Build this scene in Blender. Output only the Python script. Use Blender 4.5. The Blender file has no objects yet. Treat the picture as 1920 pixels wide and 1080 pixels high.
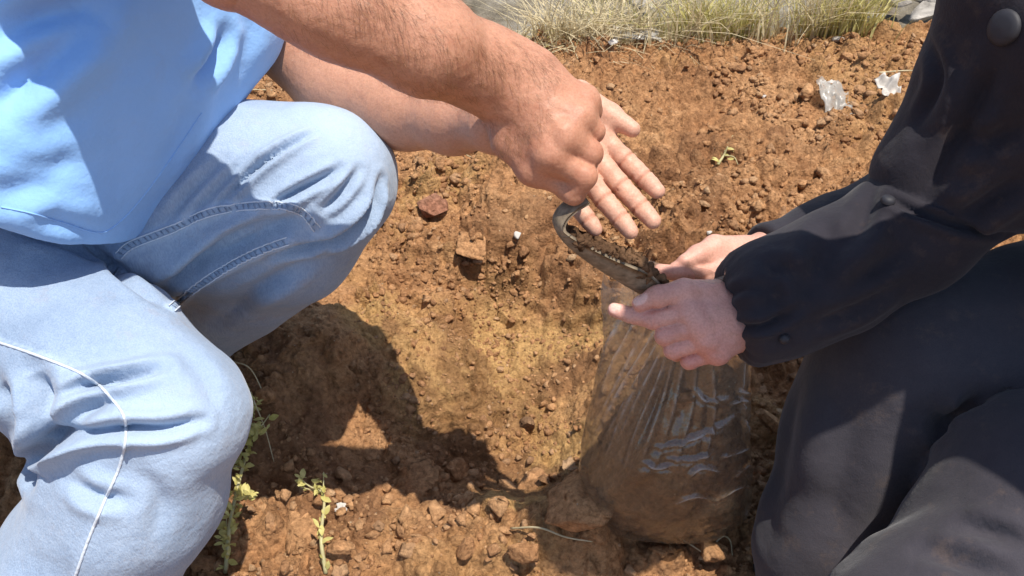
import bpy, bmesh, math, random
import numpy as np
from mathutils import Vector
from mathutils.bvhtree import BVHTree

rng = np.random.default_rng(7)
random.seed(7)
scene = bpy.context.scene

# ------------------------------------------------------------------ camera
FPX = 1750.0                      # focal length in pixels of a 1920 px wide frame
CAM = np.array([0.0, 0.0, 1.18])
PITCH = math.radians(45.0)
cam_data = bpy.data.cameras.new("camera")
cam_data.sensor_width = 36.0
cam_data.lens = 36.0 * FPX / 1920.0
cam_data.clip_start = 0.02
cam_data.clip_end = 600.0
cam_data.dof.use_dof = False
cam_ob = bpy.data.objects.new("camera", cam_data)
scene.collection.objects.link(cam_ob)
cam_ob.location = CAM
cam_ob.rotation_euler = (math.radians(90) - PITCH, 0, 0)
scene.camera = cam_ob
c_fwd = np.array([0, math.cos(PITCH), -math.sin(PITCH)])
c_up = np.array([0, math.sin(PITCH), math.cos(PITCH)])
c_right = np.array([1.0, 0, 0])

# ------------------------------------------------------------------ world and sun
SUN_TRAVEL = np.array([-0.23, 0.07, -1.0])
SUN_TRAVEL /= np.linalg.norm(SUN_TRAVEL)
to_sun = -SUN_TRAVEL
elev = math.asin(to_sun[2])
azim = math.atan2(to_sun[0], to_sun[1])
world = bpy.data.worlds.new("World")
scene.world = world
world.use_nodes = True
wn = world.node_tree
wn.nodes.clear()
sky = wn.nodes.new("ShaderNodeTexSky")
sky.sky_type = 'NISHITA'
sky.sun_disc = False
sky.sun_elevation = elev
sky.sun_rotation = azim
bg = wn.nodes.new("ShaderNodeBackground")
bg.inputs[1].default_value = 0.135
wo = wn.nodes.new("ShaderNodeOutputWorld")
wn.links.new(sky.outputs[0], bg.inputs[0])
wn.links.new(bg.outputs[0], wo.inputs[0])
sun = bpy.data.lights.new("sun", 'SUN')
sun.energy = 4.3
sun.angle = math.radians(0.55)
sun.color = (1.0, 0.95, 0.87)
sun_ob = bpy.data.objects.new("sun", sun)
scene.collection.objects.link(sun_ob)
sun_ob.rotation_euler = Vector(to_sun).to_track_quat('Z', 'Y').to_euler()
scene.view_settings.view_transform = 'Standard'
scene.view_settings.look = 'None'
scene.view_settings.exposure = 0.60
scene.view_settings.gamma = 1.0
scene.view_settings.use_curve_mapping = False
scene.cycles.max_bounces = 5
scene.cycles.transparent_max_bounces = 16

# ------------------------------------------------------------------ helpers
COL = scene.collection


def P(px, py, d):
    """The point seen at a pixel of the 1920 px frame, d metres in front of the lens plane."""
    return CAM + d * (c_fwd + (px - 960.0) / FPX * c_right - (py - 540.0) / FPX * c_up)


def ray_dir(px, py):
    v = c_fwd + (px - 960.0) / FPX * c_right - (py - 540.0) / FPX * c_up
    return v / np.linalg.norm(v)


def pts(*rows):
    return [P(*r[:3]) for r in rows]


def link(o, parent=None):
    COL.objects.link(o)
    if parent is not None:
        o.parent = parent
        o.matrix_parent_inverse = parent.matrix_world.inverted() if parent.type != 'EMPTY' else o.matrix_parent_inverse
    return o


def empty(name, loc, label, cat, group=None):
    o = bpy.data.objects.new(name, None)
    COL.objects.link(o)
    o.location = loc
    o["label"] = label
    o["category"] = cat
    if group:
        o["group"] = group
    return o


def tag(o, label=None, cat=None, group=None, kind=None):
    if label: o["label"] = label
    if cat: o["category"] = cat
    if group: o["group"] = group
    if kind: o["kind"] = kind
    return o


def mesh_obj(name, verts, faces, mat, parent=None, smooth=True, attrs=None):
    """One mesh object; vertices are world coordinates, made local to the parent's origin."""
    verts = np.asarray(verts, dtype=np.float64)
    me = bpy.data.meshes.new(name)
    off = np.zeros(3)
    p = parent
    while p is not None:
        off = off + np.array(p.location)
        p = p.parent
    if parent is None and len(verts):
        off = verts.mean(axis=0)
        off[2] = verts[:, 2].min()
    vl = verts - off
    if isinstance(faces, np.ndarray):
        n, k = faces.shape
        me.vertices.add(len(vl))
        me.vertices.foreach_set("co", vl.astype(np.float32).ravel())
        me.loops.add(n * k)
        me.loops.foreach_set("vertex_index", faces.astype(np.int32).ravel())
        me.polygons.add(n)
        me.polygons.foreach_set("loop_start", np.arange(0, n * k, k, dtype=np.int32))
        me.update(calc_edges=True)
        me.validate()
    else:
        me.from_pydata([tuple(v) for v in vl], [], faces)
        me.update()
    if smooth:
        me.polygons.foreach_set("use_smooth", np.ones(len(me.polygons), dtype=bool))
    if attrs:
        for k, a in attrs.items():
            at = me.attributes.new(k, 'FLOAT', 'POINT')
            at.data.foreach_set("value", np.asarray(a, dtype=np.float32))
    if mat is not None:
        me.materials.append(mat)
    o = bpy.data.objects.new(name, me)
    COL.objects.link(o)
    if parent is not None:
        o.parent = parent
    else:
        o.location = off
    return o


# ---- value noise ---------------------------------------------------------
def _hash(ix, iy, iz, seed):
    h = (ix.astype(np.int64) * 374761393 + iy.astype(np.int64) * 668265263 + iz.astype(np.int64) * 2147483647 + seed * 1274126177) & 0xFFFFFFFF
    h = ((h ^ (h >> 13)) * 1274126177) & 0xFFFFFFFF
    h = ((h ^ (h >> 16)) * 2246822519) & 0xFFFFFFFF
    h = h ^ (h >> 15)
    return (h & 0xFFFFFF).astype(np.float32) / np.float32(0xFFFFFF)


def vnoise(p, scale, seed=0):
    """Smooth noise in -1..1 at points p (N,2) or (N,3); scale is the feature size."""
    q = np.asarray(p, dtype=np.float64) / scale
    if q.shape[1] == 2:
        q = np.concatenate([q, np.full((len(q), 1), 0.37)], axis=1)
        dims = 2
    else:
        dims = 3
    i = np.floor(q).astype(np.int64)
    f = q - i
    u = (f * f * f * (f * (f * 6 - 15) + 10)).astype(np.float32)
    out = np.zeros(len(q), dtype=np.float32)
    for dx in (0, 1):
        wx = u[:, 0] if dx else 1 - u[:, 0]
        for dy in (0, 1):
            wy = u[:, 1] if dy else 1 - u[:, 1]
            for dz in ((0, 1) if dims == 3 else (0,)):
                wz = (u[:, 2] if dz else 1 - u[:, 2]) if dims == 3 else 1.0
                out += wx * wy * wz * _hash(i[:, 0] + dx, i[:, 1] + dy, i[:, 2] + dz, seed)
    return out * 2 - 1


def fbm(p, scale, octaves=4, seed=0, gain=0.5):
    out = 0
    a = 1.0
    for k in range(octaves):
        out = out + a * vnoise(p, scale / 2 ** k, seed + k * 17)
        a *= gain
    return out


def worley(p, scale, seed=0, jitter=0.9):
    """F1, F2 and the id hash of the nearest feature point (2-D)."""
    q = np.asarray(p, dtype=np.float64)[:, :2] / scale
    i = np.floor(q).astype(np.int64)
    f = (q - i).astype(np.float32)
    f1 = np.full(len(q), 9.0, dtype=np.float32)
    f2 = f1.copy()
    idv = np.zeros(len(q), dtype=np.float32)
    z = np.zeros(len(q), dtype=np.int64)
    for dx in (-1, 0, 1):
        for dy in (-1, 0, 1):
            hx = _hash(i[:, 0] + dx, i[:, 1] + dy, z, seed)
            hy = _hash(i[:, 0] + dx, i[:, 1] + dy, z + 5, seed + 3)
            ex = dx + 0.5 + (hx - 0.5) * jitter - f[:, 0]
            ey = dy + 0.5 + (hy - 0.5) * jitter - f[:, 1]
            d = np.sqrt(ex * ex + ey * ey)
            hid = _hash(i[:, 0] + dx, i[:, 1] + dy, z + 9, seed + 8)
            n1 = d < f1
            f2 = np.where(n1, f1, np.minimum(f2, d))
            idv = np.where(n1, hid, idv)
            f1 = np.where(n1, d, f1)
    return f1, f2, idv


def sstep(a, b, x):
    t = np.clip((x - a) / (b - a), 0, 1)
    return t * t * (3 - 2 * t)


# ---- signed distance shapes ---------------------------------------------
def smin(a, b, k):
    if k <= 0:
        return np.minimum(a, b)
    h = np.maximum(k - np.abs(a - b), 0) / k
    return np.minimum(a, b) - h * h * k * 0.25


def smax(a, b, k):
    return -smin(-a, -b, k)


def cone(p, a, b, ra, rb, flat=None, fs=1.0):
    """Tapered capsule; flat = axis along which the section is squeezed to fs."""
    a = np.asarray(a, dtype=np.float32); b = np.asarray(b, dtype=np.float32)
    ba = b - a
    pa = p - a
    bb = np.float32(max(float(ba @ ba), 1e-12))
    dt = pa @ ba
    t = np.clip(dt * (1 / bb), 0, 1)
    if flat is None:
        q2 = np.einsum('ij,ij->i', pa, pa) - t * (2 * dt - t * bb)
        return np.sqrt(np.maximum(q2, 0)) - (np.float32(ra) + np.float32(rb - ra) * t)
    q = pa - t[:, None] * ba
    if flat is not None:
        n = np.asarray(flat, dtype=np.float32); n = n / np.linalg.norm(n)
        c = q @ n
        q = q + (c * (1.0 / fs - 1.0))[:, None] * n
    d = np.sqrt((q * q).sum(axis=1)) - (ra + (rb - ra) * t)
    return d * (min(1.0, fs) if flat is not None else 1.0) ** 0.5


def chain(p, nodes, radii, k=0.004, flat=None, fs=1.0):
    d = None
    for i in range(len(nodes) - 1):
        c = cone(p, nodes[i], nodes[i + 1], radii[i], radii[i + 1], flat, fs)
        d = c if d is None else smin(d, c, k)
    return d


def halfspace(p, point, normal):
    """Positive on the side the normal points to."""
    n = np.asarray(normal, dtype=np.float32); n = n / np.linalg.norm(n)
    return (p - np.asarray(point, dtype=np.float32)) @ n


def surface(sdf, lo, hi, h, B=12, slack=1.2, refine=1):
    """Sparse surface nets over the box lo..hi with voxel h: vertices (N,3), quads (M,4)."""
    lo = np.asarray(lo, dtype=np.float64)
    nb = np.ceil((np.asarray(hi) - lo) / (h * B)).astype(int) + 1
    g = np.stack(np.meshgrid(*[np.arange(n) for n in nb], indexing='ij'), -1).reshape(-1, 3)
    cen = (lo + (g * B + (B + 1) / 2) * h).astype(np.float32)
    dv = np.concatenate([sdf(cen[i:i + 200000]) for i in range(0, len(cen), 200000)])
    keep = np.abs(dv) < slack * h * (B + 2) * 0.87 + 0.004
    g = g[keep]
    n = B + 2
    loc = np.stack(np.meshgrid(np.arange(n), np.arange(n), np.arange(n), indexing='ij'), -1)
    M = int(nb.max() * B + 8)
    keys, vs, quads = [], [], []
    CH = 24
    cube = np.array([[i >> 2 & 1, i >> 1 & 1, i & 1] for i in range(8)])
    edges = [(a, b) for a in range(8) for b in range(8) if a < b and np.abs(cube[a] - cube[b]).sum() == 1]
    for c0 in range(0, len(g), CH):
        gb = g[c0:c0 + CH]
        idx = gb[:, None, None, None, :] * B + loc[None]
        V = sdf((lo + idx.reshape(-1, 3) * h).astype(np.float32)).reshape(len(gb), n, n, n)
        S = V < 0
        cs = np.zeros((len(gb), n - 1, n - 1, n - 1), dtype=np.int8)
        for c in cube:
            cs += S[:, c[0]:n - 1 + c[0], c[1]:n - 1 + c[1], c[2]:n - 1 + c[2]]
        act = np.argwhere((cs > 0) & (cs < 8))
        if len(act) == 0:
            continue
        cv = np.stack([V[act[:, 0], act[:, 1] + c[0], act[:, 2] + c[1], act[:, 3] + c[2]] for c in cube], 1)
        acc = np.zeros((len(act), 3)); cnt = np.zeros(len(act))
        for a, b in edges:
            m = (cv[:, a] < 0) != (cv[:, b] < 0)
            den = cv[:, a] - cv[:, b]
            t = np.where(m, cv[:, a] / np.where(den == 0, 1, den), 0)
            acc += np.where(m[:, None], cube[a] + t[:, None] * (cube[b] - cube[a]), 0)
            cnt += m
        gi = gb[act[:, 0]] * B + act[:, 1:]
        vs.append(lo + (gi + acc / cnt[:, None]) * h)
        keys.append((gi[:, 0].astype(np.int64) * M + gi[:, 1]) * M + gi[:, 2])
        for ax in range(3):
            o1, o2 = [(1, 2), (2, 0), (0, 1)][ax]
            sl0 = [slice(None)] + [slice(1, B + 1)] * 3
            sl1 = list(sl0); sl1[ax + 1] = slice(2, B + 2)
            s0 = S[tuple(sl0)]; s1 = S[tuple(sl1)]
            e = np.argwhere(s0 != s1)
            if len(e) == 0:
                continue
            flip = s0[e[:, 0], e[:, 1], e[:, 2], e[:, 3]]
            gi = gb[e[:, 0]] * B + e[:, 1:] + 1
            d1 = np.zeros(3, dtype=int); d1[o1] = 1
            d2 = np.zeros(3, dtype=int); d2[o2] = 1
            qs = []
            for cc in (gi - d1 - d2, gi - d2, gi, gi - d1):
                qs.append((cc[:, 0].astype(np.int64) * M + cc[:, 1]) * M + cc[:, 2])
            q = np.stack(qs, 1)
            q[~flip] = q[~flip][:, ::-1]
            quads.append(q)
    keys = np.concatenate(keys); vs = np.concatenate(vs); quads = np.concatenate(quads)
    uk, ui = np.unique(keys, return_index=True)
    vs = vs[ui]
    qi = np.searchsorted(uk, quads)
    qi = np.clip(qi, 0, len(uk) - 1)
    ok = (uk[qi] == quads).all(axis=1)
    qi = qi[ok]
    for _ in range(refine):
        p32 = vs.astype(np.float32)
        d0 = sdf(p32)
        e = h * 0.5
        gr = np.stack([(sdf(p32 + np.array(ax, dtype=np.float32) * e) - d0) / e for ax in ((1, 0, 0), (0, 1, 0), (0, 0, 1))], 1)
        gl = np.maximum((gr * gr).sum(1), 0.2)
        step = np.clip(d0 / gl, -h, h)[:, None] * gr
        vs = vs - step * 0.8
    return vs, qi


def vnormals(v, q):
    a = v[q[:, 2]] - v[q[:, 0]]
    b = v[q[:, 3 if q.shape[1] == 4 else 1]] - v[q[:, 1 if q.shape[1] == 4 else 0]]
    fn = np.cross(a, b)
    n = np.zeros_like(v)
    for k in range(q.shape[1]):
        np.add.at(n, q[:, k], fn)
    return n / np.maximum(np.linalg.norm(n, axis=1), 1e-12)[:, None]


def smooth_mesh(v, q, it=1, w=0.5):
    n = len(v)
    e = np.concatenate([q[:, [0, 1]], q[:, [1, 2]], q[:, [2, 3]], q[:, [3, 0]]])
    e = np.concatenate([e, e[:, ::-1]])
    deg = np.bincount(e[:, 0], minlength=n)
    for _ in range(it):
        acc = np.stack([np.bincount(e[:, 0], weights=v[e[:, 1], k], minlength=n) for k in range(3)], 1)
        v = v + w * (acc / np.maximum(deg, 1)[:, None] - v)
    return v


def bvh(v, q):
    return BVHTree.FromPolygons([Vector(x) for x in v], [tuple(int(i) for i in f) for f in q])


def on_surface(tree, px_line, n_per=14):
    """A line drawn as seen in the photograph, carried onto the cloth as a 3-D curve."""
    px = catmull(np.array(px_line, dtype=float), n_per)
    out, nr = [], []
    for x, y in px:
        hit = tree.ray_cast(Vector(CAM), Vector(ray_dir(x, y)))
        if hit[0] is not None:
            out.append(np.array(hit[0])); nr.append(np.array(hit[1]))
    return np.array(out), np.array(nr)


def catmull(p, n=10):
    p = np.asarray(p, dtype=float)
    q = np.vstack([2 * p[0] - p[1], p, 2 * p[-1] - p[-2]])
    out = []
    for i in range(1, len(q) - 2):
        for t in np.linspace(0, 1, n, endpoint=False):
            a, b, c, d = q[i - 1], q[i], q[i + 1], q[i + 2]
            out.append(0.5 * (2 * b + (c - a) * t + (2 * a - 5 * b + 4 * c - d) * t ** 2 + (3 * b - a - 3 * c + d) * t ** 3))
    out.append(q[-2])
    return np.array(out)


def line_dist(v, curve):
    """Distance of each vertex to a polyline, and the position along it 0..1."""
    best = np.full(len(v), 9.0); tt = np.zeros(len(v))
    m = len(curve)
    lo = curve.min(0) - 0.07; hi = curve.max(0) + 0.07
    sel = np.where(((v > lo) & (v < hi)).all(1))[0]
    vv = v[sel]
    bb = np.full(len(sel), 9.0); t2 = np.zeros(len(sel))
    for i in range(m - 1):
        a, b = curve[i], curve[i + 1]
        ba = b - a
        t = np.clip(((vv - a) @ ba) / max(ba @ ba, 1e-12), 0, 1)
        d = np.linalg.norm(vv - a - t[:, None] * ba, axis=1)
        m1 = d < bb
        bb[m1] = d[m1]; t2[m1] = (i + t[m1]) / (m - 1)
    best[sel] = bb; tt[sel] = t2
    return best, tt


def folds(v, q, strokes, it_normals=True):
    """Press folds into cloth: stroke = (pixel line, depth m, width m[, side ridge])."""
    tree = bvh(v, q)
    n = vnormals(v, q)
    disp = np.zeros(len(v))
    for s in strokes:
        line, amp, w = s[0], s[1], s[2]
        ridge = s[3] if len(s) > 3 else 0.6
        c, _ = on_surface(tree, line)
        if len(c) < 2:
            continue
        d, t = line_dist(v, c)
        env = np.clip(np.sin(np.pi * np.clip(t, 0.02, 0.98)), 0, 1) ** 0.6
        valley = np.exp(-(d / w) ** 2)
        rid = np.exp(-((d - 2.0 * w) / (1.2 * w)) ** 2)
        disp += env * amp * (-valley + ridge * rid)
    return v + n * disp[:, None]


def tube(curve, radii, seg=6, cap=True):
    c = np.asarray(curve, dtype=float)
    r = np.broadcast_to(np.asarray(radii, dtype=float), (len(c),))
    t = np.gradient(c, axis=0)
    t /= np.maximum(np.linalg.norm(t, axis=1), 1e-9)[:, None]
    u = np.cross(t[0], [0.31, 0.52, 0.79]); u /= np.linalg.norm(u)
    V = []
    for i in range(len(c)):
        u = u - t[i] * (u @ t[i]); u /= max(np.linalg.norm(u), 1e-9)
        w = np.cross(t[i], u)
        for k in range(seg):
            a = 2 * math.pi * k / seg
            V.append(c[i] + r[i] * (math.cos(a) * u + math.sin(a) * w))
    F = []
    for i in range(len(c) - 1):
        for k in range(seg):
            k2 = (k + 1) % seg
            F.append((i * seg + k, i * seg + k2, (i + 1) * seg + k2, (i + 1) * seg + k))
    if cap:
        F.append(tuple(range(seg - 1, -1, -1)))
        F.append(tuple((len(c) - 1) * seg + k for k in range(seg)))
    return V, F


class MB:
    def __init__(s): s.v, s.f = [], []
    def add(s, V, F):
        o = len(s.v)
        s.v += [tuple(x) for x in V]
        s.f += [tuple(i + o for i in f) for f in F]
    def build(s, name, mat, parent=None, smooth=True):
        return mesh_obj(name, np.array(s.v), s.f, mat, parent, smooth)


# ------------------------------------------------------------------ materials
def new_mat(name):
    m = bpy.data.materials.new(name)
    m.use_nodes = True
    nt = m.node_tree
    return m, nt, nt.nodes["Principled BSDF"]


def N(nt, typ, **kw):
    n = nt.nodes.new(typ)
    for k, v in kw.items():
        if k.startswith("i_"):
            key = k[2:]
            n.inputs[int(key) if key.isdigit() else key.replace("_", " ")].default_value = v
        else:
            setattr(n, k, v)
    return n


def ramp(nt, fac, stops):
    r = nt.nodes.new("ShaderNodeValToRGB")
    el = r.color_ramp.elements
    while len(el) < len(stops):
        el.new(0.5)
    for e, (p, c) in zip(el, stops):
        e.position = p
        e.color = (c[0], c[1], c[2], 1)
    nt.links.new(fac, r.inputs[0])
    return r.outputs[0]


def noise_fac(nt, co, scale, detail=4, rough=0.55):
    n = N(nt, "ShaderNodeTexNoise", i_Scale=scale, i_Detail=detail, i_Roughness=rough)
    nt.links.new(co, n.inputs["Vector"])
    return n.outputs["Fac"]


def mixc(nt, fac, a, b, mode='MIX'):
    m = nt.nodes.new("ShaderNodeMix")
    m.data_type = 'RGBA'
    m.blend_type = mode
    for sock, val in ((m.inputs[0], fac), (m.inputs[6], a), (m.inputs[7], b)):
        if hasattr(val, "is_linked"):
            nt.links.new(val, sock)
        elif isinstance(val, (tuple, list)):
            sock.default_value = (*val[:3], 1)
        else:
            sock.default_value = val
    return m.outputs[2]


def bump(nt, bsdf, height, dist, strength=1.0, prev=None):
    b = N(nt, "ShaderNodeBump", i_Distance=dist, i_Strength=strength)
    nt.links.new(height, b.inputs["Height"])
    if prev is not None:
        nt.links.new(prev, b.inputs["Normal"])
    nt.links.new(b.outputs[0], bsdf.inputs["Normal"])
    return b.outputs[0]


def pos(nt):
    return nt.nodes.new("ShaderNodeNewGeometry").outputs["Position"]


def soil_mat(name, c1, c2, c3, ochre=None, bump_d=0.004, rough=0.95, attr=True):
    m, nt, b = new_mat(name)
    co = pos(nt)
    f = noise_fac(nt, co, 9, 6, 0.6)
    col = ramp(nt, f, [(0.30, c1), (0.52, c2), (0.75, c3)])
    fine = noise_fac(nt, co, 105, 6, 0.75)
    fr = ramp(nt, fine, [(0.34, (0.52, 0.49, 0.46)), (0.47, (0.86, 0.84, 0.82)), (0.66, (1.2, 1.19, 1.18))])
    col = mixc(nt, 1.0, col, fr, 'MULTIPLY')
    crumb = N(nt, "ShaderNodeTexVoronoi", i_Scale=130.0)
    nt.links.new(co, crumb.inputs["Vector"])
    cs = N(nt, "ShaderNodeSeparateColor")
    nt.links.new(crumb.outputs["Color"], cs.inputs[0])
    col = mixc(nt, 0.8, col, ramp(nt, cs.outputs[0], [(0.0, (0.78, 0.76, 0.74)), (1.0, (1.18, 1.18, 1.17))]), 'MULTIPLY')
    if attr:
        at = N(nt, "ShaderNodeAttribute", attribute_name="ochre")
        oc = ramp(nt, noise_fac(nt, co, 22, 5, 0.65), [(0.3, ochre[0]), (0.7, ochre[1])])
        oc = mixc(nt, 1.0, oc, fr, 'MULTIPLY')
        col = mixc(nt, at.outputs["Fac"], col, oc)
        at2 = N(nt, "ShaderNodeAttribute", attribute_name="far")
        fc = ramp(nt, noise_fac(nt, co, 6, 6, 0.7), [(0.35, (0.10, 0.085, 0.06)), (0.5, (0.2, 0.17, 0.125)), (0.66, (0.3, 0.27, 0.22))])
        col = mixc(nt, at2.outputs["Fac"], col, fc)
        at3 = N(nt, "ShaderNodeAttribute", attribute_name="damp")
        col = mixc(nt, at3.outputs["Fac"], col, (0.15, 0.065, 0.032))
    att = N(nt, "ShaderNodeAttribute", attribute_name="tone")
    col = mixc(nt, att.outputs["Fac"], col, ramp(nt, fine, [(0.3, (0.15, 0.072, 0.038)), (0.7, (0.26, 0.135, 0.07))]))
    att2 = N(nt, "ShaderNodeAttribute", attribute_name="dust")
    col = mixc(nt, att2.outputs["Fac"], col, (0.60, 0.42, 0.25))
    # a few pale specks of grit
    vo = N(nt, "ShaderNodeTexVoronoi", i_Scale=95.0)
    nt.links.new(co, vo.inputs["Vector"])
    sp = N(nt, "ShaderNodeMath", operation='LESS_THAN', i_1=0.1)
    nt.links.new(vo.outputs["Distance"], sp.inputs[0])
    gt = N(nt, "ShaderNodeMath", operation='GREATER_THAN', i_1=0.86)
    sx = N(nt, "ShaderNodeSeparateColor")
    nt.links.new(vo.outputs["Color"], sx.inputs[0])
    nt.links.new(sx.outputs[0], gt.inputs[0])
    mu = N(nt, "ShaderNodeMath", operation='MULTIPLY')
    nt.links.new(sp.outputs[0], mu.inputs[0]); nt.links.new(gt.outputs[0], mu.inputs[1])
    col = mixc(nt, mu.outputs[0], col, (0.42, 0.33, 0.22))
    nt.links.new(col, b.inputs["Base Color"])
    b.inputs["Roughness"].default_value = rough
    b.inputs["Specular IOR Level"].default_value = 0.15
    n1 = bump(nt, b, noise_fac(nt, co, 62, 8, 0.72), bump_d * 2.6)
    cr2 = N(nt, "ShaderNodeTexVoronoi", i_Scale=150.0, i_Randomness=1.0)
    nt.links.new(co, cr2.inputs["Vector"])
    inv = N(nt, "ShaderNodeMath", operation='SUBTRACT', i_0=1.0)
    nt.links.new(cr2.outputs["Distance"], inv.inputs[1])
    n2 = bump(nt, b, inv.outputs[0], bump_d * 0.9, 0.9, n1)
    bump(nt, b, noise_fac(nt, co, 420, 3, 0.7), bump_d * 0.4, 1.0, n2)
    return m


RED1, RED2, RED3 = (0.33, 0.160, 0.072), (0.44, 0.232, 0.108), (0.53, 0.305, 0.150)
M_SOIL = soil_mat("soil", RED1, RED2, RED3, ((0.46, 0.265, 0.105), (0.55, 0.34, 0.14)))
M_CLOD = soil_mat("clod_soil", (0.33, 0.163, 0.074), (0.44, 0.235, 0.111), (0.53, 0.308, 0.153), attr=False, bump_d=0.003)
M_DARKSOIL = soil_mat("damp_soil", (0.18, 0.10, 0.055), (0.28, 0.165, 0.09), (0.38, 0.235, 0.135), attr=False, bump_d=0.003)
M_SPOON = soil_mat("scooped_soil", (0.075, 0.040, 0.022), (0.13, 0.072, 0.038), (0.20, 0.115, 0.062), attr=False, bump_d=0.002)
M_REDCLOD = soil_mat("reddish_clod", (0.22, 0.09, 0.05), (0.30, 0.14, 0.085), (0.36, 0.19, 0.12), attr=False, bump_d=0.003)


def skin_mat(name, base, red, dark, hairy=0.0):
    m, nt, b = new_mat(name)
    co = pos(nt)
    mot = noise_fac(nt, co, 45, 5, 0.6)
    col = ramp(nt, mot, [(0.28, dark), (0.5, base), (0.75, tuple(min(1, c * 1.12) for c in base))])
    at = N(nt, "ShaderNodeAttribute", attribute_name="redness")
    col = mixc(nt, at.outputs["Fac"], col, red)
    at2 = N(nt, "ShaderNodeAttribute", attribute_name="nail")
    col = mixc(nt, at2.outputs["Fac"], col, (0.72, 0.45, 0.37))
    at4 = N(nt, "ShaderNodeAttribute", attribute_name="pale")
    col = mixc(nt, at4.outputs["Fac"], col, (0.62, 0.355, 0.25))
    dirt = ramp(nt, noise_fac(nt, co, 90, 6, 0.75), [(0.54, (0, 0, 0)), (0.72, (0.42, 0.42, 0.42))])
    col = mixc(nt, dirt, col, (0.26, 0.13, 0.065))
    sp = noise_fac(nt, co, 420, 2, 0.6)
    col = mixc(nt, 0.5, col, ramp(nt, sp, [(0.35, (0.78, 0.72, 0.7)), (0.6, (1.05, 1.05, 1.05))]), 'MULTIPLY')
    nt.links.new(col, b.inputs["Base Color"])
    b.inputs["Roughness"].default_value = 0.52
    b.inputs["Specular IOR Level"].default_value = 0.35
    b.inputs["Subsurface Weight"].default_value = 0.12
    b.inputs["Subsurface Radius"].default_value = (1.0, 0.35, 0.2)
    b.inputs["Subsurface Scale"].default_value = 0.006
    n1 = bump(nt, b, noise_fac(nt, co, 160, 3, 0.5), 0.0006)
    vo = N(nt, "ShaderNodeTexVoronoi", i_Scale=750.0)
    nt.links.new(co, vo.inputs["Vector"])
    bump(nt, b, vo.outputs["Distance"], 0.0003, 0.4, n1)
    return m


M_SKIN_MAN = skin_mat("tanned_skin", (0.45, 0.218, 0.132), (0.43, 0.165, 0.10), (0.38, 0.165, 0.095))
M_SKIN_B = skin_mat("fair_skin", (0.58, 0.305, 0.235), (0.56, 0.205, 0.165), (0.51, 0.25, 0.19))


def cloth_mat(name, c_dark, c_mid, c_light, weave=900, wd=0.0006, rough=0.85, sheen=0.2, big=7, slub=True, dusty=0.0, crinkle=(38, 0.0030)):
    m, nt, b = new_mat(name)
    co = pos(nt)
    col = ramp(nt, noise_fac(nt, co, big, 5, 0.6), [(0.3, c_dark), (0.5, c_mid), (0.72, c_light)])
    mp = N(nt, "ShaderNodeMapping")
    mp.inputs["Rotation"].default_value = (0.4, 0.5, 0.7)
    mp.inputs["Scale"].default_value = (1, 1, 0.18)
    nt.links.new(co, mp.inputs["Vector"])
    sl = noise_fac(nt, mp.outputs[0], weave, 2, 0.6)
    if slub:
        col = mixc(nt, 0.32, col, ramp(nt, noise_fac(nt, co, 75, 5, 0.7), [(0.35, (0.80, 0.82, 0.86)), (0.65, (1.14, 1.12, 1.1))]), 'MULTIPLY')
        col = mixc(nt, 0.62, col, ramp(nt, sl, [(0.35, (0.76, 0.79, 0.84)), (0.62, (1.1, 1.08, 1.05))]), 'MULTIPLY')
    if dusty:
        col = mixc(nt, ramp(nt, noise_fac(nt, co, 26, 8, 0.72), [(0.56, (0, 0, 0)), (0.80, (dusty,) * 3)]), col, (0.36, 0.22, 0.12))
    at = N(nt, "ShaderNodeAttribute", attribute_name="fade")
    col = mixc(nt, at.outputs["Fac"], col, tuple(min(0.95, c * 1.25) for c in c_light))
    nt.links.new(col, b.inputs["Base Color"])
    b.inputs["Roughness"].default_value = rough
    b.inputs["Specular IOR Level"].default_value = 0.2
    b.inputs["Sheen Weight"].default_value = sheen
    b.inputs["Sheen Roughness"].default_value = 0.5
    n1 = bump(nt, b, noise_fac(nt, co, crinkle[0], 4, 0.55), crinkle[1], 0.5)
    bump(nt, b, sl, wd, 0.7, n1)
    return m


M_DENIM = cloth_mat("washed_denim", (0.215, 0.285, 0.39), (0.27, 0.345, 0.455), (0.325, 0.40, 0.505), 620, 0.0010, dusty=0.28, crinkle=(48, 0.0052))
M_SHIRT = cloth_mat("blue_cotton", (0.225, 0.425, 0.75), (0.245, 0.45, 0.78), (0.265, 0.47, 0.80), 1100, 0.0003, 0.8, 0.15, slub=False, dusty=0.10, crinkle=(24, 0.0075))
M_THREAD = cloth_mat("seam_thread", (0.50, 0.55, 0.62), (0.58, 0.63, 0.69), (0.66, 0.70, 0.74), 1500, 0.0004)
M_SEAMDARK = cloth_mat("seam_rung_denim", (0.15, 0.20, 0.29), (0.18, 0.24, 0.33), (0.23, 0.29, 0.38), 900, 0.0008)  # darker denim for the rungs between the seam threads
M_COAT = cloth_mat("black_coat_cloth", (0.017, 0.0145, 0.019), (0.023, 0.0195, 0.025), (0.029, 0.025, 0.031), 1200, 0.0005, 0.8, 0.08, dusty=0.14, crinkle=(30, 0.005))
M_TROUSER = cloth_mat("charcoal_trouser_cloth", (0.036, 0.032, 0.038), (0.045, 0.040, 0.047), (0.055, 0.049, 0.056), 1000, 0.0006, 0.85, 0.12, dusty=0.16, crinkle=(30, 0.005))


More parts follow.
